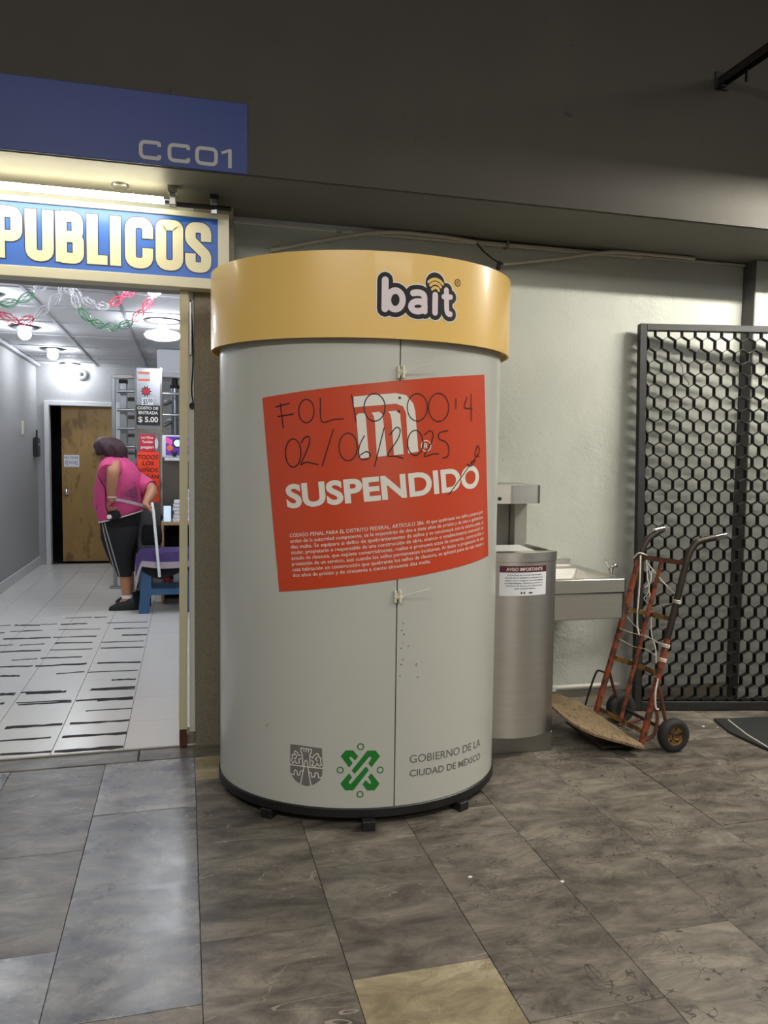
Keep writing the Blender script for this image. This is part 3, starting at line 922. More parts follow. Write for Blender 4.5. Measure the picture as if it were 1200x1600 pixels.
def kpanel(name, s0, s1, z0, z1, m, t=0.0, thick=0.012, label=None):
    n = max(2, int((s1 - s0) / 0.025))
    mb = MB()
    rings = []
    for k in range(n + 1):
        s = s0 + (s1 - s0) * k / n
        rings.append([kp(s, z0, t), kp(s, z1, t), kp(s, z1, t, -thick), kp(s, z0, t, -thick)])
    mb.loft(rings)
    return mb.build(name, m, kiosk, smooth=30, label=label)


SEAM, PER = 0.0995, 2 * ktab(0.0)[-1]
HALF = PER / 2
left = kpanel('door_panel', -0.80, SEAM - .0022, .066, 1.735, 'kiosk_white', label='wide left door panel')
right = kpanel('door_panel', SEAM + .0022, 0.86, .066, 1.735, 'kiosk_white', label='right door panel')
kpanel('rear_panel', -HALF, -0.803, .066, 1.735, 'kiosk_white')
kpanel('rear_panel', 0.863, HALF, .066, 1.735, 'kiosk_white')
MB().loft([kring(-.02, .04), kring(-.02, 1.99)]).build('inner_frame', 'black_plastic', kiosk, smooth=30)
band = MB().loft([kring(.033, 1.712), kring(.033, 2.0), kring(.028, 2.0), kring(.028, 1.99), kring(-.01, 1.99)], cap=False)
band.loft([kring(-.012, 1.735), kring(.026, 1.735), kring(.026, 1.712), kring(.033, 1.712)], cap=False)
band = band.build('canopy_band', 'kiosk_yellow', kiosk, smooth=30, label='yellow band around the kiosk top')
MB().loft([kring(.027, 1.985), kring(.027, 1.992)]).build('roof', 'kiosk_white', kiosk)
MB().loft([kring(.0, .032), kring(.006, .036), kring(.006, .064), kring(.002, .068), kring(-.02, .068)]).build('base_ring', 'black_plastic', kiosk, smooth=30)
for s, e in ((-.372, .012), (.005, .035), (.385, .02), (-.80, -.03), (.85, -.03)):
    p = Vector(kp(s, 0, 0, e - .02))
    q = Vector(kp(s + .02, 0, 0, e - .02))
    d = (q - p).normalized() * .023
    MB().obox((p.x, p.y, .017), d, Vector((-d.y, d.x, 0)), (0, 0, .017)).build('foot', 'black_plastic', kiosk, bevel=.002)

# --- poster
PA = radians(6.6)
P0 = (-0.4005, 1.5153)


def pp(u, v, e=0.0015):
    c, s = cos(PA), sin(PA)
    return kp(P0[0] + u * c - v * s, P0[1] + u * s + v * c, 0, e)


def pq(e):
    return lambda s, z, d=0.0: kp(s, z, 0, e + d)


pm = MB()
pm.grid(lambda a, b: (lambda s, z: kp(s, z, 0, .0012 + .0006 * sin(9 * s + 4 * z) ** 2))(
    (POST[0][0][0] * (1 - a) + POST[0][1][0] * a) * b + (POST[0][3][0] * (1 - a) + POST[0][2][0] * a) * (1 - b),
    (POST[0][0][1] * (1 - a) + POST[0][1][1] * a) * b + (POST[0][3][1] * (1 - a) + POST[0][2][1] * a) * (1 - b)), 64, 10)
pm.flat = True
poster = pm.build('poster', 'poster_orange', kiosk, smooth=60, label='orange suspension notice with white print')
fl_ = Flat()
for p in EMB:
    fl_.poly(p)
fl_.emit(pq(.0026), .02).build('emblem', 'print_white', poster, label='white three-barred transport emblem')
rc = REG[0][0]
fl_ = Flat().ring(rc, .0185, .0032)
fl_.text('R', rc[0] - .0075, rc[0] + .008, rc[1] - .0095, .019, .02)
fl_.emit(pq(.0027), .02).build('registered_mark', 'print_white', poster)
L_ = math.hypot(.753, .0785)
A_ = math.atan2(.0785, .753)
Flat().text('SUSPENDIDO', 0, L_, 0, .0835, .036).turned(A_, -.2945, 1.128).emit(pq(.0026), .02).build('headline', 'print_white', poster, label='bold white word SUSPENDIDO')
LINES = ['CÓDIGO PENAL PARA EL DISTRITO FEDERAL. ARTÍCULO 286. Al que quebrante los sellos puestos por',
         'orden de la autoridad competente, se le impondrán de dos a siete años de prisión y de cien a quinientos',
         'días multa. Se equipara al delito de quebrantamiento de sellos y se sancionará con la misma pena, al',
         'titular, propietario o responsable de una construcción de obra, anuncio o establecimiento mercantil, en',
         'estado de clausura, que explote comercialmente, realice o promueva actos de comercio, construcción o',
         'prestación de un servicio, aun cuando los sellos permanezcan incólumes. Al titular o propietario de una',
         'casa habitación en construcción que quebrante los sellos de clausura, se aplicará pena de seis meses a',
         'dos años de prisión y de cincuenta a ciento cincuenta días multa.']
for i, t in enumerate(LINES):
    d = Vector((.013, -.1395)) * (i / 7.0)
    w_ = .775 if i < 7 else .499
    Flat().text(t, 0, w_, 0, .0128, .004).turned(A_, -.284 + d.x, 1.0275 + d.y).emit(pq(.0026), .03).build('text_line', 'print_white', poster)
fl_ = Flat()
for p in HAND:
    q = [p_ for p_ in p if p_]
    if len(q) > 2:
        cl = (Vector(q[0]) - Vector(q[-1])).length < 1e-4
        q = [(v.x, v.y) for v in smooth_path([(a, b, 0) for a, b in q], 4)] if not cl else q
    fl_.stroke(q, .0037)
fl_.emit(pq(.0032), .02).build('handwriting', 'marker', poster, label='handwritten folio number and date in dark marker')

# --- logo on the band
def bq(e):
    return lambda s, z, d=0.0: kp(s, z, .033, e + d)


WB = [.0235, .0215, .0215, .0195, .0215, .0215, .0195, .0185]
for nm, mt_, ex, e in (('logo_halo', 'print_white', .0385, .0006), ('logo_outline', 'print_black', .0305, .0011), ('logo_letters', 'print_pink', 0.0, .0016)):
    fl_ = Flat()
    for p, w in zip(BAIT, WB):
        fl_.stroke([(v.x, v.y) for v in smooth_path([(a, b, 0) for a, b in p], 3)] if len(p) < 8 else p, w + ex)
    if ex:
        for p in BACK:
            if len(p) > 5:
                c = (sum(q[0] for q in p[:-1]) / (len(p) - 1), sum(q[1] for q in p[:-1]) / (len(p) - 1))
                fl_.disc(c, .030 + ex / 2 - .008, 24)
    fl_.emit(bq(e), .02).build(nm, mt_, band)
fl_ = Flat()
for p in WIFI:
    fl_.stroke([(v.x, v.y) for v in smooth_path([(a, b, 0) for a, b in p], 4)], .0098)
fl_.emit(bq(.0016), .02).build('logo_waves', 'kiosk_yellow', band)
rc = BREG[0][0]
fl_ = Flat().ring(rc, .0112, .0034)
fl_.text('R', rc[0] - .004, rc[0] + .0045, rc[1] - .005, .010, .015)
fl_.emit(bq(.0012), .02).build('registered_mark', 'print_brown', band)

# --- marks at the foot of the doors
Flat().poly(SHIELD[0]).emit(pq(.0008), .02).build('crest', 'print_gray', left, label='grey printed shield with tower and lions')
fl_ = Flat()
for p in SHL:
    fl_.stroke(p, .0034)
fl_.emit(pq(.0013), .02).build('crest_lines', 'print_white', left)
fl_ = Flat()
for p in CDMX:
    fl_.poly(p)
for c in CDR[0]:
    fl_.ring(c, .0105, .0040)
fl_.emit(pq(.0008), .02).build('city_mark', 'print_green', left, label='green interlaced city mark with four rings')
Flat().text('GOBIERNO DE LA', .1555, .508, 0, .0285, .003).turned(0, 0, 0).emit(lambda u, v, d=0.0: kp(u, .2195 - .011 * (u - .155) / .353 + v, 0, .0008 + d), .02).build('lettering', 'print_gray', right)
Flat().text('CIUDAD DE MÉXICO', .156, .510, 0, .0245, .013).emit(lambda u, v, d=0.0: kp(u, .1695 - .013 * (u - .155) / .353 + v, 0, .0008 + d), .02).build('lettering', 'print_gray', right)

rs = random.Random(11)
for k in range(11):
    f = Flat()
    c = (SEAM + .012 + rs.uniform(0, .07), .81 - rs.uniform(.02, .28))
    f.poly([(c[0] + rs.uniform(.001, .004) * cos(a), c[1] + rs.uniform(.001, .005) * sin(a)) for a in (0, 1.2, 2.4, 3.7, 5)])
    f.emit(pq(.0008), .02).build('scuff', 'print_brown', right)

# --- hasps closing the seam, with cable ties
for z in (1.603, .826):
    c = Vector(kp(SEAM, z))
    n = Vector(kp(SEAM, z, 0, 1)) - c
    s = Vector((-n.y, n.x, 0))
    h = MB().obox(c - s * .009 + n * .009, s * .004, n * .009, (0, 0, .022)).obox(c + s * .008 + n * .010, s * .004, n * .010, (0, 0, .022)).obox(c + n * .004, s * .012, n * .003, (0, 0, .012))
    h = h.build('hasp', 'frame_cream', kiosk, bevel=.002)
    a = c + s * .012 + n * .014
    MB().tube([c - s * .012 + n * .02, c + n * .026, a, a + s * .05 + n * .02 + Vector((0, 0, .018)), a + s * .095 + n * .03 + Vector((0, 0, .03))], .0016, 6).box(a.x - .004, a.x + .005, a.y - .004, a.y + .004, a.z - .004, a.z + .004).build('cable_tie', 'print_white', h)


# ================================================================ SIGNS OVER THE SHOP
s = thing('beam_sign', 'dark blue sign band on the beam with grey code CC01', 'sign', (-.8, YF - .012, 2.396))
MB().box(-1.9, .24, YF - .014, YF - .008, 2.396, 2.66).build('panel', 'sign_blue_dark', s, bevel=.002)
for (a, b), k in zip(((-.161, -.081), (-.058, .024), (.043, .127), (.141, .179)), 'CC01'):
    f = Flat()
    w, z0, z1, h = .0135, 2.4125, 2.4825, .00675
    if k == 'C':
        f.stroke(fillet([(b - h, z1 - .020), (b - h, z1 - h), (a + h, z1 - h), (a + h, z0 + h), (b - h, z0 + h), (b - h, z0 + .020)], .018), w, caps=False)
    elif k == '0':
        f.stroke(fillet([((a + b) / 2, z1 - h), (a + h, z1 - h), (a + h, z0 + h), (b - h, z0 + h), (b - h, z1 - h), ((a + b) / 2, z1 - h)], .018), w, caps=False)
    else:
        f.stroke([(a, z1 - .017), (b - h, z1 - .004)], .010, caps=False)
        f.stroke([(b - h, z0), (b - h, z1)], w, caps=False)
    f.emit(wall_y(YF - .0155)).build('letter', 'sign_letter_gray', s)

s = thing('shop_sign', 'lit blue shop sign with cream letters PUBLICOS in a cream frame', 'sign', (-.7, 3.46, 2.02))
X0, X1, Z0, Z1, YS = -1.75, .187, 2.021, 2.338, 3.42
MB().box(X0 + .02, X1 - .02, YS + .006, 3.49, Z0 + .01, Z1 - .01).build('panel', 'sign_blue', s)
fr = MB().box(X0, X1, YS - .006, 3.495, Z0, Z0 + .043).box(X0, X1, YS - .006, 3.495, Z1 - .022, Z1).box(X1 - .046, X1, YS - .006, 3.495, Z0 + .043, Z1 - .022).box(X0, X0 + .03, YS - .006, 3.495, Z0 + .043, Z1 - .022)
fr.build('frame', 'frame_cream', s, bevel=.002)
LW, LB, LT = .043, 2.092, 2.293
h = LW / 2


def letter_paths(k, a, b):
    t, o, mid = LT - h + .004, LB + h - .004, (LT + LB) / 2
    if k == 'P':
        return [[(a + h, LB), (a + h, LT)], fillet([(a + h, t), (b - h, t), (b - h, mid - .012), (a + h, mid - .012)], .026)]
    if k == 'U':
        return [fillet([(a + h, LT), (a + h, o), (b - h, o), (b - h, LT)], .032)]
    if k == 'B':
        return [[(a + h, LB), (a + h, LT)], fillet([(a + h, t), (b - h - .003, t), (b - h - .003, mid + .004), (a + h, mid + .004)], .022), fillet([(a + h, mid + .002), (b - h, mid + .002), (b - h, o), (a + h, o)], .022)]
    if k == 'L':
        return [[(a + h, LT), (a + h, LB)], [(a, LB + .019), (b, LB + .019)]]
    if k == 'I':
        return [[(a + h, LB), (a + h, LT)]]
    if k == 'C':
        return [fillet([(b - h, mid + .020), (b - h, t), (a + h, t), (a + h, o), (b - h, o), (b - h, mid - .020)], .032)]
    if k == 'O':
        return [fillet([((a + b) / 2, t), (a + h, t), (a + h, o), (b - h, o), (b - h, t), ((a + b) / 2, t)], .032)]
    return [fillet([(b - h, mid + .026), (b - h, t), (a + h, t), (a + h, mid + .030), (b - h, mid - .030), (b - h, o), (a + h, o), (a + h, mid - .026)], .030)]


for (a, b), k in zip(((-.737, -.629), (-.619, -.512), (-.505, -.397), (-.386, -.306), (-.296, -.248), (-.237, -.125), (-.115, -.003), (.005, .113)), 'PUBLICOS'):
    f, g = Flat(), Flat()
    for p in letter_paths(k, a, b):
        w = .038 if (k == 'L' and abs(p[0][1] - p[1][1]) < 1e-6) else LW
        f.stroke(p, w + .0075, caps=False, ext=.0038)
        g.stroke(p, w, caps=False)
    q = g.emit(wall_y(YS + .003)).build('letter', 'sign_cream', s)
    f.emit(wall_y(YS + .0045)).build('letter_outline', 'sign_navy', q)

t = thing('fluorescent_tube', 'lit bare fluorescent tube under the beam above the blue shop sign', 'lamp', (-.7, 3.3, 2.33))
MB().tube([(-1.32, 3.30, 2.337), (-.075, 3.30, 2.335)], .0135, 14).build('tube', 'tube_light', t, smooth=40)
for x in (-1.325, -.068):
    MB().lathe([(.0138, -.012), (.0138, .012)], (x, 3.30, 2.336), (1, 0, 0), 14).build('end_cap', 'steel_plain', t, smooth=40)
for x in (-1.35, -.045):
    MB().box(x - .012, x + .012, 3.292, 3.308, 2.322, 2.368).box(x - .018, x + .018, 3.285, 3.32, 2.368, ZS - .001).tube([(x, 3.3, 2.33), (x + .02, 3.3, 2.31), (x - .01, 3.31, 2.318)], .004, 6).build('holder', 'steel_dark', t, bevel=.002)
r = thing('conduit_rail', 'dark conduit and clamp at the right end of the lit tube', 'conduit', (.06, 3.35, 2.33))
MB().tube([(-.03, 3.31, 2.328), (.07, 3.33, 2.335), (.19, 3.36, 2.345)], .010, 8).build('conduit', 'wire_black', r, smooth=40)
MB().box(.105, .140, 3.345, 3.395, 2.375, ZS - .0005).build('clamp_foot', 'wire_black', r, bevel=.002)
MB().box(.108, .136, 3.34, 3.352, 2.312, 2.376).build('clamp', 'steel_plain', r, bevel=.003)
tag(MB().lathe([(.001, 0), (.030, .001), (.033, .006), (.033, .012)], (-.247, 3.338, ZS - .0125), (0, 0, 1), 24).build('ceiling_rose', 'steel_dark', smooth=40), 'small round metal cover on the soffit above the tube', 'cover')
tag(MB().box(.222, .236, 3.60, YW - .0005, 2.155, 2.18).box(.238, .262, 3.615, YW - .0005, 2.150, 2.177).build('wire_clip', 'steel_plain', bevel=.002), 'small metal clip on the dark wall right of the shop sign', 'clip')

# ================================================================ CONDUITS UNDER THE SOFFIT
G = 'conduits under the soffit'
tag(MB().tube([(.23, 3.638, 2.384), (1.4, 3.638, 2.383), (2.955, 3.638, 2.384)], .008, 8).build('conduit', 'pipe_paint', smooth=40), 'long thin conduit in the corner of wall and soffit', 'conduit', G)
tag(MB().box(.84, 2.31, 3.612, 3.63, 2.366, 2.384).build('conduit', 'pipe_paint', bevel=.003), 'straight square conduit just below the corner conduit', 'conduit', G)
tag(MB().tube(smooth_path([(.385, 3.64, 2.262), (.671, 3.61, 2.332), (.917, 3.595, 2.378), (1.172, 3.592, 2.381), (1.383, 3.6, 2.372)]), .0085, 8).build('conduit', 'pipe_paint', smooth=40), 'bowed conduit sagging from the soffit above the yellow band', 'conduit', G)
tag(MB().tube(smooth_path([(1.525, 3.60, 2.276), (1.851, 3.592, 2.331), (2.095, 3.59, 2.376), (2.286, 3.59, 2.383), (2.607, 3.592, 2.384)]), .0085, 8).build('conduit', 'pipe_paint', smooth=40), 'bowed conduit with a loose end right of the kiosk top', 'conduit', G)
tag(MB().tube(smooth_path([(1.385, 3.60, 2.365), (1.42, 3.59, 2.325), (1.48, 3.592, 2.288), (1.522, 3.597, 2.275)]), .004, 6).tube([(1.502, 3.595, 2.285), (1.498, 3.595, 2.245)], .010, 8).build('cable', 'wire_black', smooth=40), 'short black cable hanging between the two bowed conduits', 'cable')
tag(MB().box(1.545, 1.56, 3.602, 3.65, 2.362, ZS - .0005).build('pipe_strap', 'steel_dark', bevel=.002), 'dark strap fixing the straight conduit to the soffit', 'strap')

# fluorescent luminaire under a trough reflector, beyond the right edge of the view; lights beam, wall and gate
u = thing('trough_luminaire', 'long fluorescent luminaire with trough reflector hung before the beam', 'lamp', (3.3, 2.5, 2.6))
MB().tube([(2.68, 2.5, 2.626), (4.08, 2.5, 2.626)], .013, 12).build('tube', 'tube_bright', u, smooth=40)
tr_ = MB()
for a, b in (((2.46, 2.665), (2.41, 2.617)), ((2.59, 2.617), (2.54, 2.665)), ((2.54, 2.665), (2.46, 2.665))):
    tr_.add([(2.37, a[0], a[1]), (4.12, a[0], a[1]), (4.12, b[0], b[1]), (2.37, b[0], b[1])], [(0, 1, 2, 3)])
tr_.build('reflector', 'lamp_white', u, solid=.002)
for x in (2.368, 4.122):
    MB().box(x - .002, x + .002, 2.41, 2.59, 2.545, 2.67).build('end_plate', 'lamp_white', u)
for x in (2.9, 3.7):
    MB().tube([(x, 2.5, 2.668), (x, 2.5, 3.6)], .005, 6).build('hanger', 'worn_tube', u)

# lamp rail high on the beam
r = thing('lamp_rail', 'dark steel rail jutting from the beam at upper right', 'rail', (2.345, 2.2, 3.0))
MB().box(2.325, 2.365, .9, YF - .016, 3.03, 3.034).box(2.325, 2.329, .9, YF - .016, 3.0, 3.034).box(2.361, 2.365, .9, YF - .016, 3.0, 3.034).build('channel', 'worn_tube', r)
MB().box(2.31, 2.38, YF - .0165, YF - .0085, 2.985, 3.06).box(2.318, 2.345, YF - .05, YF - .016, 2.982, 2.99).build('end_plate', 'wire_black', r, bevel=.002)
MB().box(2.352, 2.360, 2.93, 2.945, 2.955, 3.002).build('stub', 'wire_black', r)
for y in (1.3, 2.5):
    MB().tube([(2.345, y, 3.034), (2.345, y, 3.6)], .006, 6).build('hanger', 'worn_tube', r)

# ================================================================ SHOP DOORWAY POSTS
p = thing('shutter_post', 'cream painted steel post with chipped paint at right of the shop doorway', 'post', (-.006, 3.50, .012))
MB().loft([[(-.031, 3.47, .09), (.004, 3.47, .09), (.004, 3.50, .09), (-.031, 3.50, .09)], [(-.018, 3.47, 2.02), (.019, 3.47, 2.02), (.019, 3.50, 2.02), (-.018, 3.50, 2.02)]]).build('post', 'cream_paint', p, bevel=.002)
MB().box(-.029, .002, 3.475, 3.497, .012, .09).build('foot', 'rust_brown', p, bevel=.002)
w = thing('door_channel', 'white guide channel between cream post and stone pillar', 'channel', (.03, 3.52, .1))
MB().box(.016, .041, 3.515, 3.56, .06, 2.02).build('channel', 'white_strip', w, bevel=.002)
MB().tube(smooth_path([(.027, 3.508, 1.99), (.034, 3.506, 1.85), (.036, 3.506, 1.72), (.030, 3.508, 1.60), (.036, 3.508, 1.545)]), .003, 6).lathe([(.014, -.004), (.014, .004)], (.033, 3.508, 1.53), (0, 1, 0), 12).build('cable', 'wire_black', w, smooth=40)
MB().box(.019, .032, 3.500, 3.515, 1.75, 1.98).build('bracket', 'steel_plain', w, bevel=.002)
tag(MB().box(-.03, .041, 3.502, 3.60, .0065, .058).build('stone_block', 'stone_grit', bevel=.006), 'small worn stone block at the foot of the cream post', 'stone')

# ================================================================ DRINKING FOUNTAIN
f = thing('drinking_fountain', 'stainless steel drinking fountain with bottle filler and side basin', 'fountain', (1.45, 3.35, 0))


def arc(y_mid, y_side, x0, x1, n=14):
    return [(x0 + (x1 - x0) * k / n, y_side + (y_mid - y_side) * (1 - (2 * k / n - 1) ** 2)) for k in range(n + 1)]


A0 = arc(3.045, 3.10, 1.245, 1.600)
MB().prism(A0 + [(1.600, 3.64), (1.245, 3.64)], lambda u, v, hh: (u, v, hh), .09, .868).build('body', 'steel', f, smooth=30)
A1 = arc(3.042, 3.097, 1.243, 1.602)
MB().prism(A1 + [(1.602, 3.40), (1.585, 3.40), (1.585, 3.125), (1.26, 3.125), (1.26, 3.40), (1.243, 3.40)], lambda u, v, hh: (u, v, hh), .869, .908).build('rim', 'steel', f, smooth=30)
MB().box(1.245, 1.604, 3.10, 3.64, .0, .089).build('plinth', 'steel_dark', f, bevel=.003)
MB().box(1.262, 1.584, 3.127, 3.40, .869, .880).build('drain_tray', 'steel_plain', f)
MB().obox((1.40, 3.22, .905), (.115, 0, 0), (0, .09, .004), (0, -.0003, .006)).build('glare_plate', 'white_strip', f, bevel=.002)  # white plate stands in for light glancing off the steel top
MB().box(1.28, 1.535, 3.47, 3.64, .868, 1.19).build('column', 'steel_dark', f, bevel=.003)  # darker steel puts the shade of the recess into the colour
MB().box(1.535, 1.60, 3.41, 3.64, .868, 1.19).build('side_cheek', 'steel', f, bevel=.003)
HB = fillet([(1.265, 3.64), (1.265, 3.245), (1.43, 3.215), (1.595, 3.245), (1.635, 3.64)], .05, 6)
MB().prism([(q.x, q.y) for q in HB], lambda u, v, hh: (u, v, hh), 1.112, 1.196).build('filler_head', 'steel', f, smooth=30)
MB().lathe([(.008, 0), (.008, .008), (.002, .010)], (1.375, 3.226, 1.135), (0.1, -1, 0), 12).build('sensor', 'wire_black', f, smooth=40)
st = MB()
Q = arc(3.045, 3.10, 1.245, 1.600, 60)


def fy(x):
    k = (x - 1.245) / .355
    return 3.10 + (3.045 - 3.10) * (1 - (2 * k - 1) ** 2)


st.grid(lambda a, b: (1.315 + .221 * a, fy(1.315 + .221 * a) - .001, .722 + .130 * b), 16, 1)
st.flat = True
st = st.build('notice', 'paper_white', f, label='white notice sheet with maroon heading')
ff = lambda e: (lambda u, v, d=0.0: (u, fy(u) - e - d, v))
Flat().rect(1.315, .824, 1.536, .852).emit(ff(.0016), .02).build('heading_band', 'print_maroon', st)
fz = Flat().text('AVISO IMPORTANTE', 1.342, 1.514, .8305, .0145, .012)
fz.emit(ff(.0022), .02).build('heading', 'print_white', st)
for i, (t, a, b) in enumerate((('A la persona que se sorprenda haciendo', 1.346, 1.510), ('mal uso de los bebederos o maltratando el', 1.338, 1.516), ('equipo, se le consignará a las autoridades', 1.337, 1.516), ('correspondientes, conforme lo previsto en', 1.335, 1.516), ('el Artículo 29 de la Ley de Cultura Cívica', 1.340, 1.514), ('de la Ciudad de México.', 1.378, 1.480))):
    Flat().text(t, a, b, .8100 - .0118 * i, .0062, .012).emit(ff(.0016), .03).build('text_line', 'ink_black', st)
Flat().disc((1.411, .7345), .0045).rect(1.421, .730, 1.428, .739).rect(1.445, .731, 1.464, .737).emit(ff(.0016), .02).build('small_marks', 'print_brown', st)
# side basin
MB().box(1.606, 1.975, 3.152, 3.64, .580, .703).build('basin_box', 'steel', f, bevel=.004)
bz = [(1.606, 3.148), (1.980, 3.148), (1.980, 3.62), (1.606, 3.62)]
rim = MB()
o_ = bz
i_ = [(1.640, 3.20), (1.935, 3.20), (1.935, 3.52), (1.640, 3.52)]
rim.loft([[(x, y, .705) for x, y in o_], [(x, y, .766) for x, y in o_], [(x, y, .766) for x, y in i_], [(x * .9 + 1.79 * .1, y * .9 + 3.36 * .1, .715) for x, y in i_]], cap=False)
rim.add([(x * .9 + 1.79 * .1, y * .9 + 3.36 * .1, .715) for x, y in i_], [(0, 1, 2, 3)])
rim.build('basin', 'steel', f, bevel=.002)
MB().box(1.9765, 1.9865, 3.149, 3.62, .572, .767).build('end_plate', 'chrome', f, bevel=.003)
MB().box(1.606, 1.71, 3.50, 3.60, .768, .80).build('back_block', 'white_strip', f, bevel=.003)  # white block at the rear of the basin, paler than its steel
MB().prism([(1.612, 3.621), (1.95, 3.621), (1.90, 3.649), (1.612, 3.649)], lambda u, v, hh: (u, v, hh), .767, .80).build('back_rail', 'steel', f, bevel=.002)
MB().tube(smooth_path([(2.0 - .035, 3.25, .766), (1.966, 3.25, .785), (1.962, 3.245, .80), (1.975, 3.24, .815), (1.992, 3.24, .812)]), .009, 10).tube([(1.955, 3.25, .805), (1.93, 3.245, .845)], .003, 6).lathe([(.012, 0), (.014, .01), (.006, .02)], (1.965, 3.25, .79), (0, 0, 1), 12).build('bubbler', 'chrome', f, smooth=40)
tag(MB().tube([(1.62, 3.625, .115), (1.83, 3.625, .115)], .013, 10).tube([(1.87, 3.625, .115), (2.26, 3.625, .113)], .013, 10).box(1.82, 1.88, 3.60, 3.648, .103, .127).build('water_pipe', 'pipe_white', smooth=40), 'pale pipe along the foot of the wall below the basin', 'pipe')

# ================================================================ HEXAGON GATE
GO, GD = Vector((2.289, 3.517, .004)), Vector((.977, -.2125, 0)).normalized()
GU = Vector((-.004, .028, 1)).normalized()
GN = GD.cross(GU).normalized()          # towards the viewer
GW, GH = 1.14, 2.02


def gp(u, v, n=0.0):
    return GO + GD * u + GU * v + GN * n


g = thing('lattice_gate', 'black steel gate panel with hexagon lattice leaning by the wall', 'gate', tuple(GO + GD * GW / 2))


def gbar(name, u0, u1, v0, v1, n0=-.03, n1=.012):
    MB().obox(gp((u0 + u1) / 2, (v0 + v1) / 2, (n0 + n1) / 2), GD * (u1 - u0) / 2, GU * (v1 - v0) / 2, GN * (n1 - n0) / 2).build(name, 'gate_black', g, bevel=.002)


gbar('stile', 0, .036, 0, GH)
gbar('stile', GW - .036, GW, 0, GH)
gbar('rail', .036, GW - .036, GH - .034, GH)
gbar('rail', .036, GW - .036, 0, .046)
R_ = .0405
P_ = math.sqrt(3) * R_
ulo, uhi, vlo, vhi = .037, GW - .037, .047, GH - .035
k = 0
while True:
    xa = ulo - P_ * .3 + k * P_ / 2
    xb = xa + P_ / 2
    if xa > uhi:
        break
    pts = []
    v = vlo - R_ * .8
    left_ = (k % 2 == 0)
    while v < vhi + R_ * 2:
        x = xa if left_ else xb
        pts += [(x, v), (x, v + R_)]
        v += 1.5 * R_
        left_ = not left_
    # clip to the frame
    cl = []
    for (x0, v0), (x1, v1) in zip(pts[:-1], pts[1:]):
        if v1 <= vlo or v0 >= vhi:
            continue
        ta = max(0, (vlo - v0) / (v1 - v0))
        tb = min(1, (vhi - v0) / (v1 - v0))
        a = (x0 + (x1 - x0) * ta, v0 + (v1 - v0) * ta)
        b = (x0 + (x1 - x0) * tb, v0 + (v1 - v0) * tb)
        if not cl:
            cl.append(a)
        cl.append(b)
    cl = [(min(max(x, ulo), uhi), v) for x, v in cl]
    if max(x for x, v in cl) - min(x for x, v in cl) > .004:
        rings = [[gp(x - .0018, v, -.022), gp(x + .0018, v, -.022), gp(x + .0018, v, .010), gp(x - .0018, v, .010)] for x, v in cl]
        MB().loft(rings).build('lattice_strip', 'gate_black', g)
    k += 1
tag(MB().tube(smooth_path([gp(.205, 1.825, .014), gp(.222, 1.80, .016), gp(.228, 1.76, .016), gp(.252, 1.725, .016), gp(.258, 1.71, .02), gp(.25, 1.708, .016)]), .0018, 6).build('wire', 'wire_black'), 'thin bent wire hooked in the upper left of the lattice', 'wire')
tag(MB().box(3.16, 3.22, 3.530, 3.554, 2.095, 2.125).build('brown_plate', 'rust_brown', bevel=.003), 'small brown plate fixed on the column above the gate', 'plate')

# ================================================================ HAND TRUCK
h = thing('hand_truck', 'rusty orange hand truck tied with white rope before the black gate', 'hand truck', (2.06, 3.17, 0))
near = smooth_path([(2.000, 3.0, .035), (2.105, 3.0, .476), (2.190, 3.0, .835)], 4)
MB().tube(near, .0145, 12).build('rail', 'rust_orange', h, smooth=40)
MB().tube(smooth_path([(2.112, 2.9995, .512), (2.15, 2.9995, .67), (2.186, 2.9995, .82), (2.205, 3.0, .885), (2.228, 3.0, .928), (2.262, 2.998, .954), (2.385, 2.99, .978)], 5), .0152, 12).build('handle', 'worn_tube', h, smooth=40, label='worn grey bent handle')
far = smooth_path([(1.950, 3.33, .045), (2.095, 3.33, .558), (2.165, 3.33, .825)], 4)
MB().tube(far, .0145, 12).build('rail', 'rust_orange', h, smooth=40)
MB().tube(smooth_path([(2.160, 3.3295, .80), (2.185, 3.33, .875), (2.202, 3.33, .912), (2.232, 3.33, .943), (2.297, 3.325, .982)], 5), .0148, 12).build('handle', 'worn_tube', h, smooth=40, label='worn grey bent handle')
for tip in ((2.385, 2.99, .978), (2.297, 3.325, .982)):
    d = Vector((.123, -.008, .024)).normalized()
    MB().lathe([(.0156, -.05), (.0156, .001)], tip, d, 12).build('bare_grip', 'chrome', h, smooth=40, label='bare shiny handle end')
mid = [(1.992, 3.165, .095), (2.10, 3.165, .52), (2.183, 3.165, .845)]
MB().tube(smooth_path(mid, 3), .0105, 10).build('centre_rail', 'rust_orange', h, smooth=40)
for (a, b, m_, dz) in (((2.178, 3.33, .842), (2.188, 3.0, .854), 'rust_brown', 0), ((2.104, 3.33, .588), (2.132, 3.0, .599), 'rust_yellow', .01), ((2.038, 3.33, .346), (2.066, 3.0, .353), 'rust_yellow', .01), ((1.966, 3.33, .094), (2.010, 3.0, .085), 'rust_yellow', 0)):
    a, b = Vector(a), Vector(b)
    mb = MB()
    N_ = 8
    up = Vector((.23, 0, .97))
    ou = Vector((.97, 0, -.23))
    rings = []
    for i in range(N_ + 1):
        t = i / N_
        c = a.lerp(b, t) + ou * (.03 * sin(pi * t) if dz else 0)
        rings.append([c - up * .011 - ou * .003, c + up * .011 - ou * .003, c + up * .011 + ou * .003, c - up * .011 + ou * .003])
    mb.loft(rings)
    mb.build('cross_bar', m_, h, smooth=30)
MB().box(1.80, 2.01, 3.0, 3.34, .026, .034).build('toe_plate', 'worn_tube', h, bevel=.002)
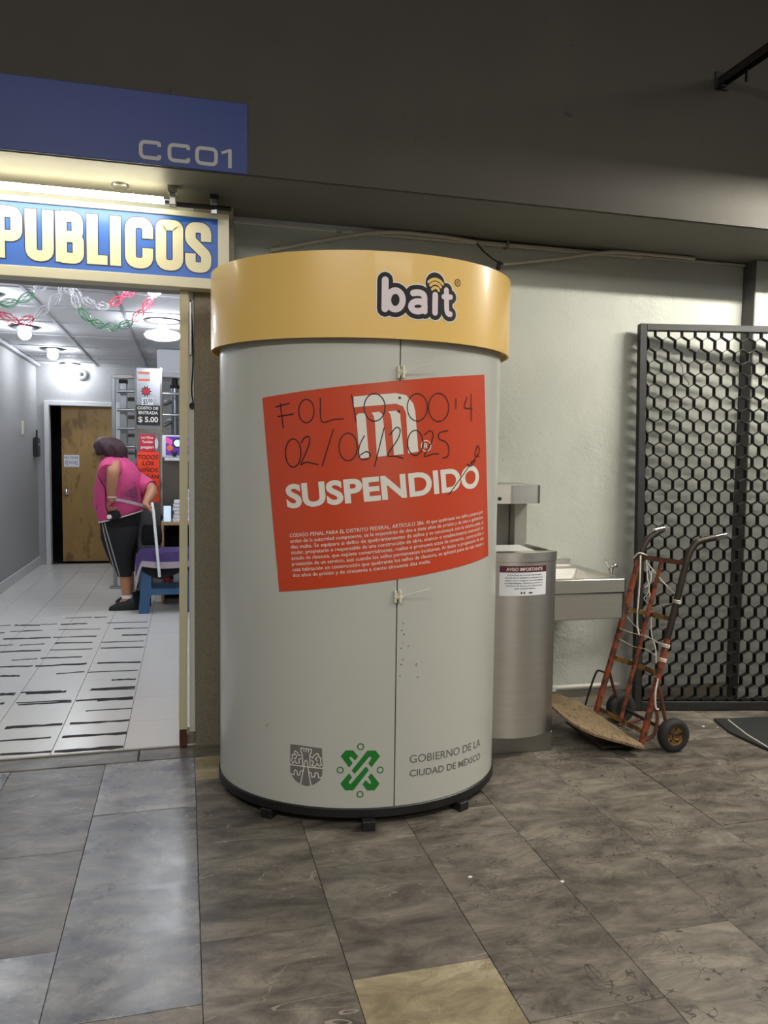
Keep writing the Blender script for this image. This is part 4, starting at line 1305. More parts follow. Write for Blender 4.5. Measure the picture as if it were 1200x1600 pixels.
MB().tube([(2.137, 2.97, .078), (2.120, 3.36, .078)], .009, 8).build('axle', 'worn_tube', h, smooth=40)
for c in ((2.137, 2.965, .0765), (2.120, 3.372, .0765)):
    ax = Vector((.05, -1, 0)).normalized()
    if c[1] > 3.2:
        ax = -ax
    MB().lathe([(.044, -.022), (.060, -.026), (.072, -.020), (.0765, -.010), (.0765, .010), (.072, .020), (.060, .026), (.044, .022), (.044, -.022)], c, ax, 32).build('tyre', 'rubber', h, smooth=50)
    hub = MB().lathe([(.001, .016), (.012, .018), (.014, .024), (.017, .024), (.018, .012), (.040, .008), (.0435, .018), (.0445, .018), (.0445, -.018), (.001, -.018)], c, ax, 24)
    u_ = ax.orthogonal().normalized()
    w_ = ax.cross(u_)
    hub = hub.build('hub', 'rust_yellow', h, smooth=40)
    bo = MB()
    for q in range(5):
        an = 2 * pi * q / 5
        cc = Vector(c) + ax * .011 + (cos(an) * u_ + sin(an) * w_) * .029
        bo.lathe([(.0045, -.003), (.0045, .004)], cc, ax, 8)
    bo.build('bolts', 'wire_black', hub)
for q in ([(2.045, 2.985, .345), (2.075, 2.98, .26), (2.101, 2.985, .165), (2.125, 2.99, .085)], [(2.057, 2.98, .196), (2.062, 2.98, .14), (2.049, 2.985, .075), (2.017, 2.995, .053)], [(2.027, 3.345, .29), (2.065, 3.35, .18), (2.110, 3.36, .085)], [(2.12, 3.2, .07), (2.0, 3.2, .05)]):
    MB().tube(smooth_path(q, 4), .008, 8).build('brace', 'rust_brown', h, smooth=40)
MB().tube(smooth_path([(1.918, 3.38, .06), (1.938, 3.375, .15), (1.968, 3.36, .262), (1.985, 3.352, .275), (2.012, 3.338, .265)], 4), .005, 8).build('wire_loop', 'wire_black', h, smooth=40)
ROPES = [[(2.156, 3.3, 0.853), (2.144, 3.28, 0.739), (2.124, 3.26, 0.57), (2.124, 3.25, 0.494), (2.118, 3.2, 0.459)], [(2.131, 3.32, 0.838), (2.145, 3.3, 0.865), (2.181, 3.3, 0.857), (2.199, 3.3, 0.845)], [(2.182, 3.29, 0.841), (2.167, 3.25, 0.743), (2.156, 3.2, 0.628), (2.131, 3.15, 0.5), (2.121, 3.1, 0.445), (2.093, 3.05, 0.39)], [(2.19, 3.29, 0.815), (2.159, 3.12, 0.754), (2.165, 2.985, 0.69)],
         [(2.09, 3.345, 0.57), (2.131, 3.25, 0.591), (2.133, 3.1, 0.641), (2.149, 2.985, 0.679)], [(2.061, 3.345, 0.493), (2.083, 3.25, 0.486), (2.084, 3.12, 0.494), (2.10, 2.985, 0.482)], [(2.106, 3.335, 0.551), (2.102, 3.2, 0.506), (2.092, 3.03, 0.481), (2.10, 2.985, 0.48)], [(2.06, 3.345, 0.444), (2.07, 3.2, 0.43), (2.073, 3.1, 0.439), (2.08, 2.985, 0.418)], [(2.057, 2.98, 0.337), (2.04, 2.97, 0.268), (2.046, 2.97, 0.206), (2.06, 2.97, 0.199)],
         [(2.184, 3.28, 0.801), (2.181, 3.24, 0.744), (2.148, 3.24, 0.705), (2.175, 3.24, 0.729), (2.196, 3.26, 0.788), (2.153, 3.22, 0.686), (2.13, 3.22, 0.656), (2.149, 3.2, 0.628)]]
for i, q in enumerate(ROPES):
    MB().tube(smooth_path(q, 5), (.0040, .0035, .0022, .0024, .0018, .0018, .0016, .0016, .0042, .0016)[i], 6).build('rope', 'rope_white', h, smooth=50)
for z, n in ((.679, 3), (.479, 3), (.415, 3)):
    xx = 2.0 + (z - .035) * .238
    for j in range(n):
        MB().lathe([(.0155, -.003), (.019, 0), (.0155, .003)], (xx + .001 * j, 3.0, z + .0055 * (j - 1)), (.23, 0, .97), 14).build('rope_wrap', 'rope_white', h, smooth=50)

# warped plywood sheet on the toe plate
BOARD = [(1.964, 2.925, 0.05), (1.93, 2.93, .057), (1.861, 2.95, 0.075), (1.81, 2.968, .087), (1.759, 2.992, 0.1), (1.720, 3.025, .115), (1.691, 3.073, 0.13), (1.676, 3.14, .141), (1.674, 3.215, 0.15), (1.68, 3.29, .154), (1.693, 3.365, 0.155), (1.756, 3.44, 0.150), (1.798, 3.423, 0.148), (1.873, 3.345, 0.13), (1.914, 3.204, 0.1), (1.953, 3.056, 0.065), (1.972, 2.96, .052)]
n = len(BOARD)
mb = MB()
c = Vector((1.83, 3.15, .113))
top = [Vector(p) for p in BOARD]
ins = [c + (p - c) * .55 for p in top]
vs = top + ins + [c] + [p - Vector((0, 0, .011)) for p in top] + [c - Vector((0, 0, .011))]
fs = []
for i in range(n):
    j = (i + 1) % n
    fs += [(i, j, n + j, n + i), (n + i, n + j, 2 * n), (2 * n + 1 + j, 2 * n + 1 + i, 3 * n + 1), (i, 2 * n + 1 + i, 2 * n + 1 + j, j)]
tag(mb.add(vs, fs).build('plywood_board', 'plywood', smooth=40), 'warped weathered plywood offcut on the toe plate of the hand truck', 'board')

# bits on the floor at the right
d = thing('stone_offcut', 'dark flat stone offcut with pale edge lying before the gate at right', 'stone slab', (2.95, 3.06, 0))
dk = [(2.60, 3.285), (2.67, 3.27), (2.92, 3.25), (3.30, 3.20), (3.25, 2.75), (2.70, 2.74), (2.567, 2.868), (2.55, 3.10)]
MB().prism(dk, lambda u, v, hh: (u, v, hh), .0015, .012).build('slab', 'dark_slab', d)
MB().tube([(2.655, 3.245, .0135), (2.60, 3.05, .0135), (2.575, 2.87, .0135), (2.59, 2.83, .0135)], .0035, 6).build('pale_edge', 'rope_white', d)
for i, (x, y) in enumerate(((2.49, 3.22), (2.55, 3.19), (2.70, 3.0), (2.86, 3.265), (2.91, 3.25), (1.13, 2.09), (.86, 2.18), (.0, 2.80))):
    r_ = random.Random(i)
    z = .0125 if (2.56 < x < 2.86 and y < 3.2) or i in (3, 4) and False else .0015
    a = r_.uniform(.004, .008)
    tag(MB().loft([[(x + a * cos(t) * r_.uniform(.7, 1.3), y + a * sin(t) * r_.uniform(.7, 1.3), z) for t in (0, 1.2, 2.4, 3.6, 4.8)], [(x + a * .5 * cos(t), y + a * .5 * sin(t), z + .002) for t in (0, 1.2, 2.4, 3.6, 4.8)]]).build('paper_scrap', 'paper_white'), ('tiny white scrap left of the dark stone offcut', 'tiny white scrap at the upper left corner of the dark offcut', 'tiny white speck lying on the dark stone offcut', 'tiny white scrap under the gate above the dark offcut', 'rightmost white scrap behind the dark offcut', 'white crumb on the floor right below the kiosk', 'white scrap on the floor in front of the kiosk seam', 'white crumb by the left edge of the kiosk foot')[i], 'litter', 'white scraps on the passage floor')


# ================================================================ SHOP INTERIOR
dn = thing('door_1', 'worn wooden door standing ajar at the end of the shop', 'door', (-1.18, YB, 0.012))
dn['kind'] = 'structure'
fr = MB().box(-1.60, -1.545, YB - .03, YB + .10, .012, 1.955).box(-.80, -.745, YB - .03, YB + .10, .012, 1.955).box(-1.545, -.80, YB - .03, YB + .10, 1.90, 1.955)
fr.build('door_frame', 'white_paint', dn, bevel=.004)
HX, HY = -.805, YB + .09
da = radians(5)
dv, dn_ = Vector((-cos(da), sin(da), 0)), Vector((-sin(da), -cos(da), 0))


def dp(u, z, e=0.0):
    p = Vector((HX, HY, z)) + dv * u + dn_ * e
    return (p.x, p.y, p.z)


leaf = MB().obox(dp(.315, .965), dv * .315, dn_ * .02, (0, 0, .935)).build('door_leaf', 'door_wood', dn, bevel=.003)
MB().lathe([(.024, 0), (.026, .004), (.012, .008), (.012, .035), (.028, .042), (.030, .056), (.020, .066), (.001, .068)], dp(.575, .875, .02), dn_, 20).build('door_knob', 'chrome', leaf, smooth=40)
q = MB().obox(dp(.515, 1.248, .0215), dv * .088, dn_ * .001, (0, 0, .072)).build('paper_notice', 'paper_white', leaf)
dfn = lambda u, v, d=0.0: dp(.6 - u, v, .0235 + d)
Flat().text('NO PASAR', .005, .162, 1.273, .030, .0).text('NO', .055, .11, 1.215, .030, .0).emit(dfn).build('writing', 'ink_blue', leaf)
f = Flat()
for u in (.03, .138):
    f.stroke([(u + .014 * cos(a), 1.228 + .018 * sin(a)) for a in [radians(30 + 24 * k) for k in range(11)]], .006)
    f.stroke([(u + .012, 1.222), (u + .006, 1.198)], .005)
f.emit(dfn).build('drawing', 'ink_blue', leaf)
# kit on the walls
s = thing('light_switch', 'white light switch plate on the left shop wall', 'switch', (XL, 8.96, 1.52))
MB().box(XL, XL + .010, 8.915, 9.0, 1.525, 1.675).build('plate', 'frame_cream', s, bevel=.003)
for z in (1.565, 1.625):
    MB().box(XL + .010, XL + .016, 8.94, 8.975, z - .018, z + .018).build('rocker', 'white_paint', s, bevel=.002)
s = thing('wall_handset', 'black radio handset with short aerial hung on the left shop wall', 'handset', (XL, 9.62, 1.28))
MB().box(XL + .001, XL + .05, 9.52, 9.70, 1.29, 1.515).build('body', 'black_plastic', s, bevel=.012, bseg=2)
MB().tube([(XL + .03, 9.60, 1.51), (XL + .03, 9.60, 1.60)], .010, 8).build('aerial', 'black_plastic', s, smooth=40)
MB().box(XL + .05, XL + .053, 9.55, 9.67, 1.42, 1.45).build('grille', 'steel_dark', s)
s = thing('camera_dome', 'small white round camera on the rear shop wall near the ceiling', 'camera', (-1.177, YB, 2.23))
MB().lathe([(.065, 0), (.065, .02), (.055, .04), (.035, .055), (.001, .058)], (-1.177, YB - .0005, 2.27), (0, -1, 0), 24).build('housing', 'lamp_white', s, smooth=40)
MB().lathe([(.026, 0), (.024, .008), (.001, .012)], (-1.177, YB - .055, 2.27), (0, -1, 0), 16).build('lens', 'wire_black', s, smooth=40)

# ceiling bulbs
def bulb(x, y, label, group='bare bulbs on the shop ceiling', r=.05):
    b = thing('ceiling_bulb', label, 'lamp', (x, y, ZC), group)
    MB().lathe([(.001, 0), (.11, 0), (.115, -.006), (.09, -.014), (.03, -.018), (.001, -.018)], (x, y, ZC - .0025), (0, 0, 1), 24).build('rose', 'steel_plain', b, smooth=40)
    MB().lathe([(.02, -.018), (.02, -.026)], (x, y, ZC - .002), (0, 0, 1), 12).build('socket', 'lamp_white', b, smooth=40)
    MB().lathe([(.001, -.102)] + [(r * sin(a), -.056 - .046 * cos(a)) for a in [.25, .5, .8, 1.1, 1.4, 1.7, 2.0, 2.3, 2.6]] + [(.02, -.026)], (x, y, ZC - .002), (0, 0, 1), 20).build('glass', 'bulb_light', b, smooth=60)


bulb(-1.285, 7.02, 'bare bulb nearest the viewer in the left row of the shop ceiling')
bulb(-1.275, 8.36, 'bare bulb in the middle of the left row of the shop ceiling')
bulb(-1.285, 9.62, 'bare bulb in the left row nearest the wooden door')
bulb(-.172, 4.87, 'bare bulb just behind the lower edge of the shop sign')
bulb(-1.28, 5.66, 'bare bulb at the left frame edge behind the shop sign')
bulb(-1.28, 4.3, 'added unseen bulb near the shop opening hidden by the sign')  # out of sight, added to brighten the near part of the shop
bulb(.5, 5.4, 'added unseen bulb at the right of the shop hidden by the pillar')  # extra hidden bulb, added only for its light
b = thing('disc_lamp', 'broad white disc lamp hanging from a socket near the cream post', 'lamp', (-.165, 6.35, ZC))
MB().lathe([(.001, 0), (.14, 0), (.145, -.006), (.12, -.012), (.001, -.012)], (-.165, 6.35, ZC - .0025), (0, 0, 1), 24).build('rose', 'steel_plain', b, smooth=40)
MB().lathe([(.03, -.012), (.03, -.05), (.045, -.055), (.045, -.068)], (-.165, 6.35, ZC - .002), (0, 0, 1), 16).build('socket', 'lamp_white', b, smooth=40)
MB().lathe([(.001, -.15), (.07, -.146), (.125, -.13), (.138, -.11), (.125, -.09), (.06, -.072), (.045, -.068)], (-.165, 6.35, ZC - .002), (0, 0, 1), 32).build('diffuser', 'disc_light', b, smooth=60)

# garlands
def garland(label, pts, cols, Y=5.0):
    pts = [(a * Y / 5, min(2.366, 1.3 + (b - 1.3) * Y / 5)) for a, b in pts]
    g = thing('tinsel_garland', label, 'garland', (-.6, Y, 2.1))
    for i in range(len(pts) - 1):
        a, b = Vector((pts[i][0], Y + .03 * sin(i), pts[i][1])), Vector((pts[i + 1][0], Y + .03 * sin(i + 1), pts[i + 1][1]))
        d = (b - a).normalized()
        u = d.cross(Vector((0, 1, 0))).normalized()
        w = d.cross(u)
        m = {'g': 'tape_green', 'w': 'tape_white', 'r': 'tape_red'}[cols[i]]
        mb = MB()
        rr = random.Random(i)
        for k in range(7):
            ph = 2 * pi * k / 7
            line = []
            for j in range(9):
                t = j / 8
                e = .004 + .021 * sin(pi * t) ** .8 + rr.uniform(-.002, .003)
                an = ph + 1.2 * t
                line.append(a.lerp(b, t) + e * (cos(an) * u + sin(an) * w))
            mb.tube(line, .0019, 4)
            for j in range(1, 8):
                c = line[j]
                o = (c - a.lerp(b, j / 8)).normalized()
                s_ = d.cross(o)
                mb.add([c - s_ * .004, c + s_ * .004, c + o * .009 + d * rr.uniform(-.006, .006)], [(0, 1, 2)])
        mb.build('tinsel_link', m, g)


garland('upper tinsel garland in green, white and red under the shop ceiling',
        [(-1.32, 2.36), (-1.24, 2.27), (-1.15, 2.21), (-1.046, 2.190), (-.945, 2.203), (-.855, 2.258), (-.79, 2.328), (-.715, 2.362), (-.665, 2.312), (-.600, 2.250), (-.516, 2.204), (-.437, 2.209), (-.362, 2.272), (-.286, 2.334), (-.25, 2.366)], 'wwgggwwwwwwrrr')
garland('lower tinsel garland with pink, white, green and red links under the shop ceiling',
        [(-1.28, 2.30), (-1.17, 2.21), (-1.06, 2.140), (-.945, 2.086), (-.86, 2.115), (-.775, 2.190), (-.715, 2.268), (-.690, 2.330), (-.655, 2.270), (-.615, 2.190), (-.545, 2.115), (-.465, 2.085), (-.385, 2.087), (-.308, 2.130), (-.245, 2.205), (-.188, 2.285), (-.15, 2.366)], 'wrrrwwwwwgggggrr'.replace('ggggg', 'gggg') + 'r', 4.86)

# white unit under the ceiling
s = thing('air_unit', 'white boxy air unit hung under the ceiling by the cream post', 'air unit', (0, 8.1, 2.0))
MB().box(-.262, .35, 7.95, 8.35, 2.125, ZC - .003).build('casing', 'lamp_white', s, bevel=.012, bseg=2)
MB().box(-.268, .355, 7.945, 8.355, 2.095, 2.123).build('lower_tray', 'white_paint', s, bevel=.004)

# turnstile
t = thing('full_height_turnstile', 'stainless steel full height turnstile with notices on its front column', 'turnstile', (-.3, 7.7, .012))
MB().box(-.683, -.648, 7.88, 7.92, .012, 2.06).box(-.72, -.60, 7.87, 7.95, .012, .03).build('post', 'steel_plain', t, bevel=.003)
MB().box(-.683, -.45, 7.88, 7.92, 2.06, 2.095).build('top_bar', 'steel_dark', t, bevel=.003)
MB().box(-.613, -.548, 7.96, 8.03, .012, 2.02).build('post', 'steel_plain', t, bevel=.003)
MB().box(-.62, -.541, 7.95, 8.04, 2.02, 2.058).build('post_cap', 'wire_black', t, bevel=.003)
for z in (1.933, 1.754, 1.575, 1.40, 1.22, 1.04, .86, .68, .5, .32):
    MB().tube([(-.628, 7.86, z), (-.452, 7.80, z)], .014, 10).build('arm', 'steel_plain', t, smooth=40)
    MB().tube([(-.548, 8.1, z - .055), (-.452, 8.1, z - .055)], .020, 8).build('arm', 'steel_dark', t, smooth=40)
col = MB().box(-.447, -.203, 7.50, 7.66, .012, 2.13).build('front_column', 'steel_plain', t, bevel=.004)
for x in (-.447, -.223):
    MB().box(x, x + .020, 7.494, 7.50, .012, 2.13).build('edge_strip', 'chrome', col, bevel=.001)
MB().box(-.427, -.223, 7.495, 7.50, 1.53, 1.565).build('edge_strip', 'chrome', col, bevel=.001)
for z in (1.915, 1.712, 1.51):
    MB().tube([(-.237, 7.70, z), (.16, 7.72, z)], .015, 10).build('arm', 'chrome', t, smooth=40)
    MB().tube([(-.20, 7.85, z - .10), (-.13, 7.87, z - .06)], .018, 8).build('stub', 'steel_dark', t, smooth=40)
for z in (1.96, 1.88, 1.77, 1.69, 1.60, 1.55):
    MB().box(-.203, .30, 8.30, 8.32, z - .012, z + .012).build('slat', 'steel_dark', t)
MB().tube([(-.096, 7.88, .05), (-.096, 7.88, 1.98)], .034, 14).build('rotor', 'steel_plain', t, smooth=40)
MB().lathe([(.05, 0), (.05, .03), (.03, .035), (.03, .10)], (-.096, 7.88, 1.98), (0, 0, 1), 16).build('rotor_cap', 'wire_black', t, smooth=40)
MB().box(-.203, .42, 7.53, 7.62, .012, 1.30).build('side_panel', 'steel_dark', t, bevel=.003)
cf = wall_y(7.4935)
F7 = lambda: Flat()
Flat().rect(-.413, 2.07, -.31, 2.09).rect(-.413, 2.005, -.31, 2.025).emit(wall_y(7.4985)).build('sticker', 'screen_orange', col)
f = Flat().rect(-.413, 2.028, -.31, 2.067)
f.emit(wall_y(7.4985)).build('sticker', 'paper_white', col)
f = Flat()
for k in range(10):
    a = 2 * pi * k / 10
    f.poly([(-.345 + .052 * cos(a), 1.913 + .056 * sin(a)), (-.345 + .026 * cos(a + .5), 1.913 + .026 * sin(a + .5)), (-.345 + .026 * cos(a - .5), 1.913 + .026 * sin(a - .5))])
f.emit(wall_y(7.4980)).build('star_back', 'ink_black', col)
f = Flat().disc((-.345, 1.913), .030, 16)
f.emit(wall_y(7.4975)).build('star', 'paper_red', col)
Flat().rect(-.385, 1.785, -.28, 1.855).emit(wall_y(7.4985)).build('price_label', 'paper_white', col)
Flat().text('$5', -.372, -.332, 1.795, .045, .01).text('00', -.324, -.288, 1.812, .034, .01).emit(wall_y(7.4975)).build('price', 'ink_black', col)
Flat().poly([(q.x, q.y) for q in fillet([(-.33, 1.60), (-.433, 1.60), (-.433, 1.785), (-.222, 1.785), (-.222, 1.60), (-.33, 1.60)], .014)]).emit(wall_y(7.4930)).build('black_sign', 'ink_black', col)
Flat().text('COSTO DE', -.423, -.238, 1.744, .027, .03).text('ENTRADA', -.413, -.240, 1.700, .030, .03).text('$', -.418, -.378, 1.628, .050, .012).text('5.00', -.358, -.240, 1.628, .050, .03).emit(wall_y(7.4920)).build('sign_text', 'print_white', col)
Flat().rect(-.405, 1.345, -.270, 1.515).emit(wall_y(7.4985)).build('red_notice', 'paper_red', col)
for tx, a, b_, z, c_ in (('Los Niños', -.392, -.285, 1.475, .024), ('También', -.385, -.290, 1.435, .022), ('pagan', -.396, -.280, 1.385, .028)):
    Flat().text(tx, a, b_, z, c_, .03).emit(wall_y(7.4975)).build('notice_line', 'print_white', col)
Flat().disc((-.258, 1.43), .018, 14, .05).emit(wall_y(7.4985)).build('paper_remnant', 'paper_white', col)
Flat().rect(-.436, .885, -.232, 1.352).emit(wall_y(7.4980)).build('orange_card', 'paper_orange', col, label='orange card with handwritten lines')
hand_lines = [('TODOS', -.428, -.240, 1.285), ('LOS', -.385, -.275, 1.228), ('NIÑOS', -.428, -.240, 1.165), ('PAGAN', -.420, -.236, 1.105), ('A LOS', -.415, -.262, 1.045), ('ADULTOS', -.428, -.236, .990), ('MAS', -.36, -.25, .935)]
f = Flat()
for tx, a, b_, z in hand_lines:
    f.text(tx, a, b_ - .008, z, .038, .012, .18)
f.emit(wall_y(7.4970)).build('writing', 'marker', col)

# pay unit on the turnstile
s = thing('payment_unit', 'white payment box with purple picture panel behind the cream post', 'device', (-.05, 7.0, 1.28))
MB().box(-.19, .09, 6.93, 7.52, 1.30, 1.497).build('casing', 'lamp_white', s, bevel=.010, bseg=2)
MB().box(-.17, .07, 6.925, 7.40, 1.275, 1.299).build('tray', 'white_paint', s, bevel=.003)
MB().box(-.160, .062, 6.924, 6.93, 1.325, 1.485).build('picture', 'screen_purple', s)
Flat().poly([(-.16, 1.485), (-.16, 1.42), (-.10, 1.45)]).disc((-.12, 1.43), .018).poly([(.062, 1.485), (.02, 1.43), (.062, 1.36)]).emit(wall_y(6.9230)).build('picture_shapes', 'screen_pink', s)
Flat().disc((-.125, 1.385), .026).emit(wall_y(6.9225)).build('picture_shapes', 'screen_orange', s)
f = Flat().ring((-.062, 1.428), .036, .011).poly([(-.12, 1.375), (-.095, 1.345), (-.06, 1.36), (-.075, 1.31), (-.10, 1.315)])
f.emit(wall_y(6.9215)).build('picture_shapes', 'wire_black', s)
Flat().disc((-.062, 1.428), .030).emit(wall_y(6.9220)).build('picture_shapes', 'phone_screen', s)

# wooden cabinet with paper and phone
s = thing('wooden_cabinet', 'pale wooden open cabinet carrying paper stacks behind the cream post', 'cabinet', (.0, 7.2, .012))
MB().box(-.205, .30, 7.0, 7.40, .706, .732).build('top', 'wood_pale', s, bevel=.002)
for x in (-.205, .075, .275):
    MB().box(x, x + .022, 7.0, 7.40, .012, .705).build('side', 'wood_pale', s, bevel=.002)
MB().box(-.183, .275, 7.39, 7.40, .012, .705).build('back', 'cloth_black', s)
MB().box(-.183, .275, 7.02, 7.39, .15, .168).build('shelf', 'wood_pale', s, bevel=.002)
s = thing('smartphone', 'phone with pale lit screen propped on the wooden cabinet', 'phone', (-.153, 7.03, .733))
MB().obox((-.153, 7.035, .807), (.034, 0, 0), (0, .004, -.0005), (0, .012, .073)).build('body', 'black_plastic', s, bevel=.002)
MB().obox((-.153, 7.0305, .807), (.0315, 0, 0), (0, .0006, -.0001), (0, .012, .069)).build('screen', 'phone_screen', s)
for i in range(6):
    z = .7325 + .032 * i
    tag(MB().box(-.108 + .006 * (i % 3), .10 + .005 * (i % 2), 7.04, 7.28, z, z + .030).build('paper_pack', 'paper_white', bevel=.006), 'wide white paper pack on the wooden cabinet, %s of its pile' % ('lowest', 'second from bottom', 'third from bottom', 'third from top', 'second from top', 'topmost')[i], 'paper pack', 'white paper packs on the cabinet')
for i in range(3):
    z = .7325 + .192 + .032 * i
    tag(MB().box(.012 + .004 * i, .11, 7.06, 7.26, z, z + .030).build('paper_pack', 'paper_white', bevel=.006), 'half width white paper pack on top of the pile, %s' % ('lowest', 'middle', 'uppermost')[i], 'paper pack', 'small white paper packs on the pile')
s = thing('red_bottle', 'small dark bottle with red cap and base on the low cabinet shelf', 'bottle', (-.155, 7.08, .169))
MB().lathe([(.030, 0), (.030, .05), (.022, .055), (.022, .10)], (-.155, 7.08, .169), (0, 0, 1), 16).build('base', 'red_plastic', s, smooth=40)
MB().lathe([(.016, .10), (.012, .13), (.012, .15)], (-.155, 7.08, .169), (0, 0, 1), 14).build('neck', 'wire_black', s, smooth=40)
MB().lathe([(.016, .15), (.016, .17)], (-.155, 7.08, .169), (0, 0, 1), 14).build('cap', 'red_plastic', s, smooth=40)
tag(MB().box(-.105, -.02, 7.04, 7.15, .169, .40).build('white_carton', 'paper_white', bevel=.01), 'white carton on the low cabinet shelf right of the red bottle', 'carton')

# blue step stool, towel, bag
s = thing('step_stool', 'blue plastic step stool half covered by a purple towel', 'stool', (-.15, 6.75, .012))
SX0, SX1 = -.375, .085


def stool_side(y0, y1):
    mb = MB()
    o = [(SX0, .012), (SX0 + .085, .012), (SX0 + .088, .14), (SX0 + .105, .165), (SX1 - .105, .165), (SX1 - .088, .14), (SX1 - .085, .012), (SX1, .012), (SX1 - .032, .47), (SX0 + .032, .47)]
    hole = [(SX0 + .098, .235), (SX0 + .115, .215), (SX1 - .115, .215), (SX1 - .098, .235), (SX1 - .11, .42), (SX0 + .11, .42)]
    tri = tessellate_polygon([[Vector((a, b, 0)) for a, b in o], [Vector((a, b, 0)) for a, b in hole]])
    al = o + hole
    n_ = len(al)
    mb.add([(a, y0, b) for a, b in al] + [(a, y1, b) for a, b in al], [tuple(t_) for t_ in tri] + [tuple(i + n_ for i in t_[::-1]) for t_ in tri] + [(i, (i + 1) % 10, (i + 1) % 10 + n_, i + n_) for i in range(10)] + [(10 + i, 10 + (i + 1) % 6, 10 + (i + 1) % 6 + n_, 10 + i + n_) for i in range(6)])
    return mb.build('side', 'stool_blue', s, bevel=.002)


stool_side(6.57, 6.605)
stool_side(6.885, 6.92)
MB().box(SX0 + .025, SX1 - .025, 6.56, 6.93, .471, .505).build('seat', 'stool_blue', s, bevel=.006)
for x in (SX0 + .03, SX1 - .06):
    MB().box(x + .002, x + .028, 6.606, 6.884, .30, .40).build('brace', 'stool_blue', s, bevel=.003)


def towel(a, b, lo, hi, off=0.0):
    """a along the stool, b from front hem (0) over the seat to the back (1)"""
    x = -.395 + .50 * a
    hem = .205 if a < .03 else .40 + .07 * min(1, a / .2) - .10 * a
    hem = .42 - .03 * sin(3 * a) - (.20 * (1 - a / .09) if a < .09 else 0)
    b = lo + (hi - lo) * b
    w = .006 * sin(14 * a + 3)
    droop = -.05 * max(0, 1 - a / .12) ** 2 - .10 * max(0, (a - .86) / .14) ** 2
    if b < .35:
        t = b / .35
        return (x, 6.553 - .012 - off - w - .02 * (1 - t), hem + (.525 - hem) * t + droop * (.3 + .7 * t))
    t = (b - .35) / .65
    return (x, 6.541 + .38 * t - off * (1 - t), .525 + .020 * sin(pi * min(1, t * 1.4)) + off + droop)


tw = thing('towel', 'purple towel with grey border draped over the blue step stool', 'towel', (-.15, 6.75, .5))
MB().grid(lambda a, b: towel(a, b, .14, 1), 40, 16).build('cloth', 'towel_purple', tw, smooth=60, solid=.006)
MB().grid(lambda a, b: towel(a, b, 0, .14), 40, 3).build('border', 'towel_gray', tw, smooth=60, solid=.007)
tag(MB().grid(lambda a, b: (-.345 + .41 * a, 6.562 + .006 * sin(9 * a) , .47 - (.10 + .05 * sin(5 * a) + .06 * a) * b), 20, 6).build('black_cloth', 'cloth_black', smooth=60, solid=.003), 'black cloth hanging under the purple towel on the stool', 'cloth')
bag = MB()
rings = []
for z, k in ((.553, .85), (.57, 1), (.64, 1.02), (.70, .95), (.725, .7)):
    rings.append([(-.315 + .085 * k * (abs(cos(t_)) ** .6) * (1 if cos(t_) > 0 else -1), 6.84 + .055 * k * (abs(sin(t_)) ** .6) * (1 if sin(t_) > 0 else -1), z) for t_ in [2 * pi * j / 20 for j in range(20)]])
bag.loft([[(x + .035, y + .02, z) for x, y, z in r_] for r_ in rings])
tag(bag.build('black_bag', 'cloth_black', smooth=60), 'soft black bag standing on the purple towel behind the woman', 'bag')

# ================================================================ WOMAN
W = thing('person', 'woman in pink shirt and black striped trousers with her back turned', 'person', (-.50, 6.85, .012))


def skin_mesh(nodes, edges, sub=2):
    names = list(nodes)
    me = bpy.data.meshes.new('s')
    me.from_pydata([nodes[k][:3] for k in names], [(names.index(a), names.index(b)) for a, b in edges], [])
    o = bpy.data.objects.new('s', me)
    COL.objects.link(o)
    md = o.modifiers.new('skin', 'SKIN')
    md.use_smooth_shade = True
    for i, k in enumerate(names):
        r = nodes[k][3]
        me.skin_vertices[0].data[i].radius = (r, r)
    me.skin_vertices[0].data[0].use_root = True
    sb = o.modifiers.new('sub', 'SUBSURF')
    sb.levels = sb.render_levels = sub
    dg = bpy.context.evaluated_depsgraph_get()
    dg.update()
    ev = bpy.data.meshes.new_from_object(o.evaluated_get(dg))
    mb = MB()
    mb.add([tuple(v.co) for v in ev.vertices], [tuple(p.vertices) for p in ev.polygons])
    bpy.data.objects.remove(o)
    bpy.data.meshes.remove(ev)
    return mb


N = {'pelvis': (-.53, 6.88, .76, .13), 'belly': (-.545, 6.87, .92, .14), 'chest': (-.545, 6.86, 1.10, .14), 'collar': (-.555, 6.85, 1.235, .09), 'neck': (-.595, 6.85, 1.285, .05), 'head': (-.622, 6.848, 1.335, .07), 'brow': (-.63, 6.848, 1.385, .065),
     'shL': (-.585, 6.72, 1.225, .065), 'elL': (-.562, 6.575, 1.195, .054), 'faL': (-.572, 6.585, 1.09, .050), 'wrL': (-.580, 6.61, .985, .035), 'paL': (-.574, 6.625, .925, .034),
     'shR': (-.47, 6.93, 1.13, .060), 'elR': (-.262, 6.78, 1.035, .052), 'faR': (-.285, 6.70, .975, .047), 'wrR': (-.318, 6.62, .915, .029), 'paR': (-.300, 6.575, .895, .032),
     'hiL': (-.545, 6.80, .70, .10), 'knL': (-.505, 6.78, .40, .060), 'caL': (-.487, 6.775, .27, .053), 'anL': (-.482, 6.77, .10, .036), 'toL': (-.55, 6.778, .045, .026),
     'hiR': (-.525, 6.97, .70, .10), 'knR': (-.50, 7.04, .40, .060), 'caR': (-.485, 7.06, .27, .052), 'anR': (-.475, 7.08, .10, .036), 'toR': (-.54, 7.095, .045, .026)}
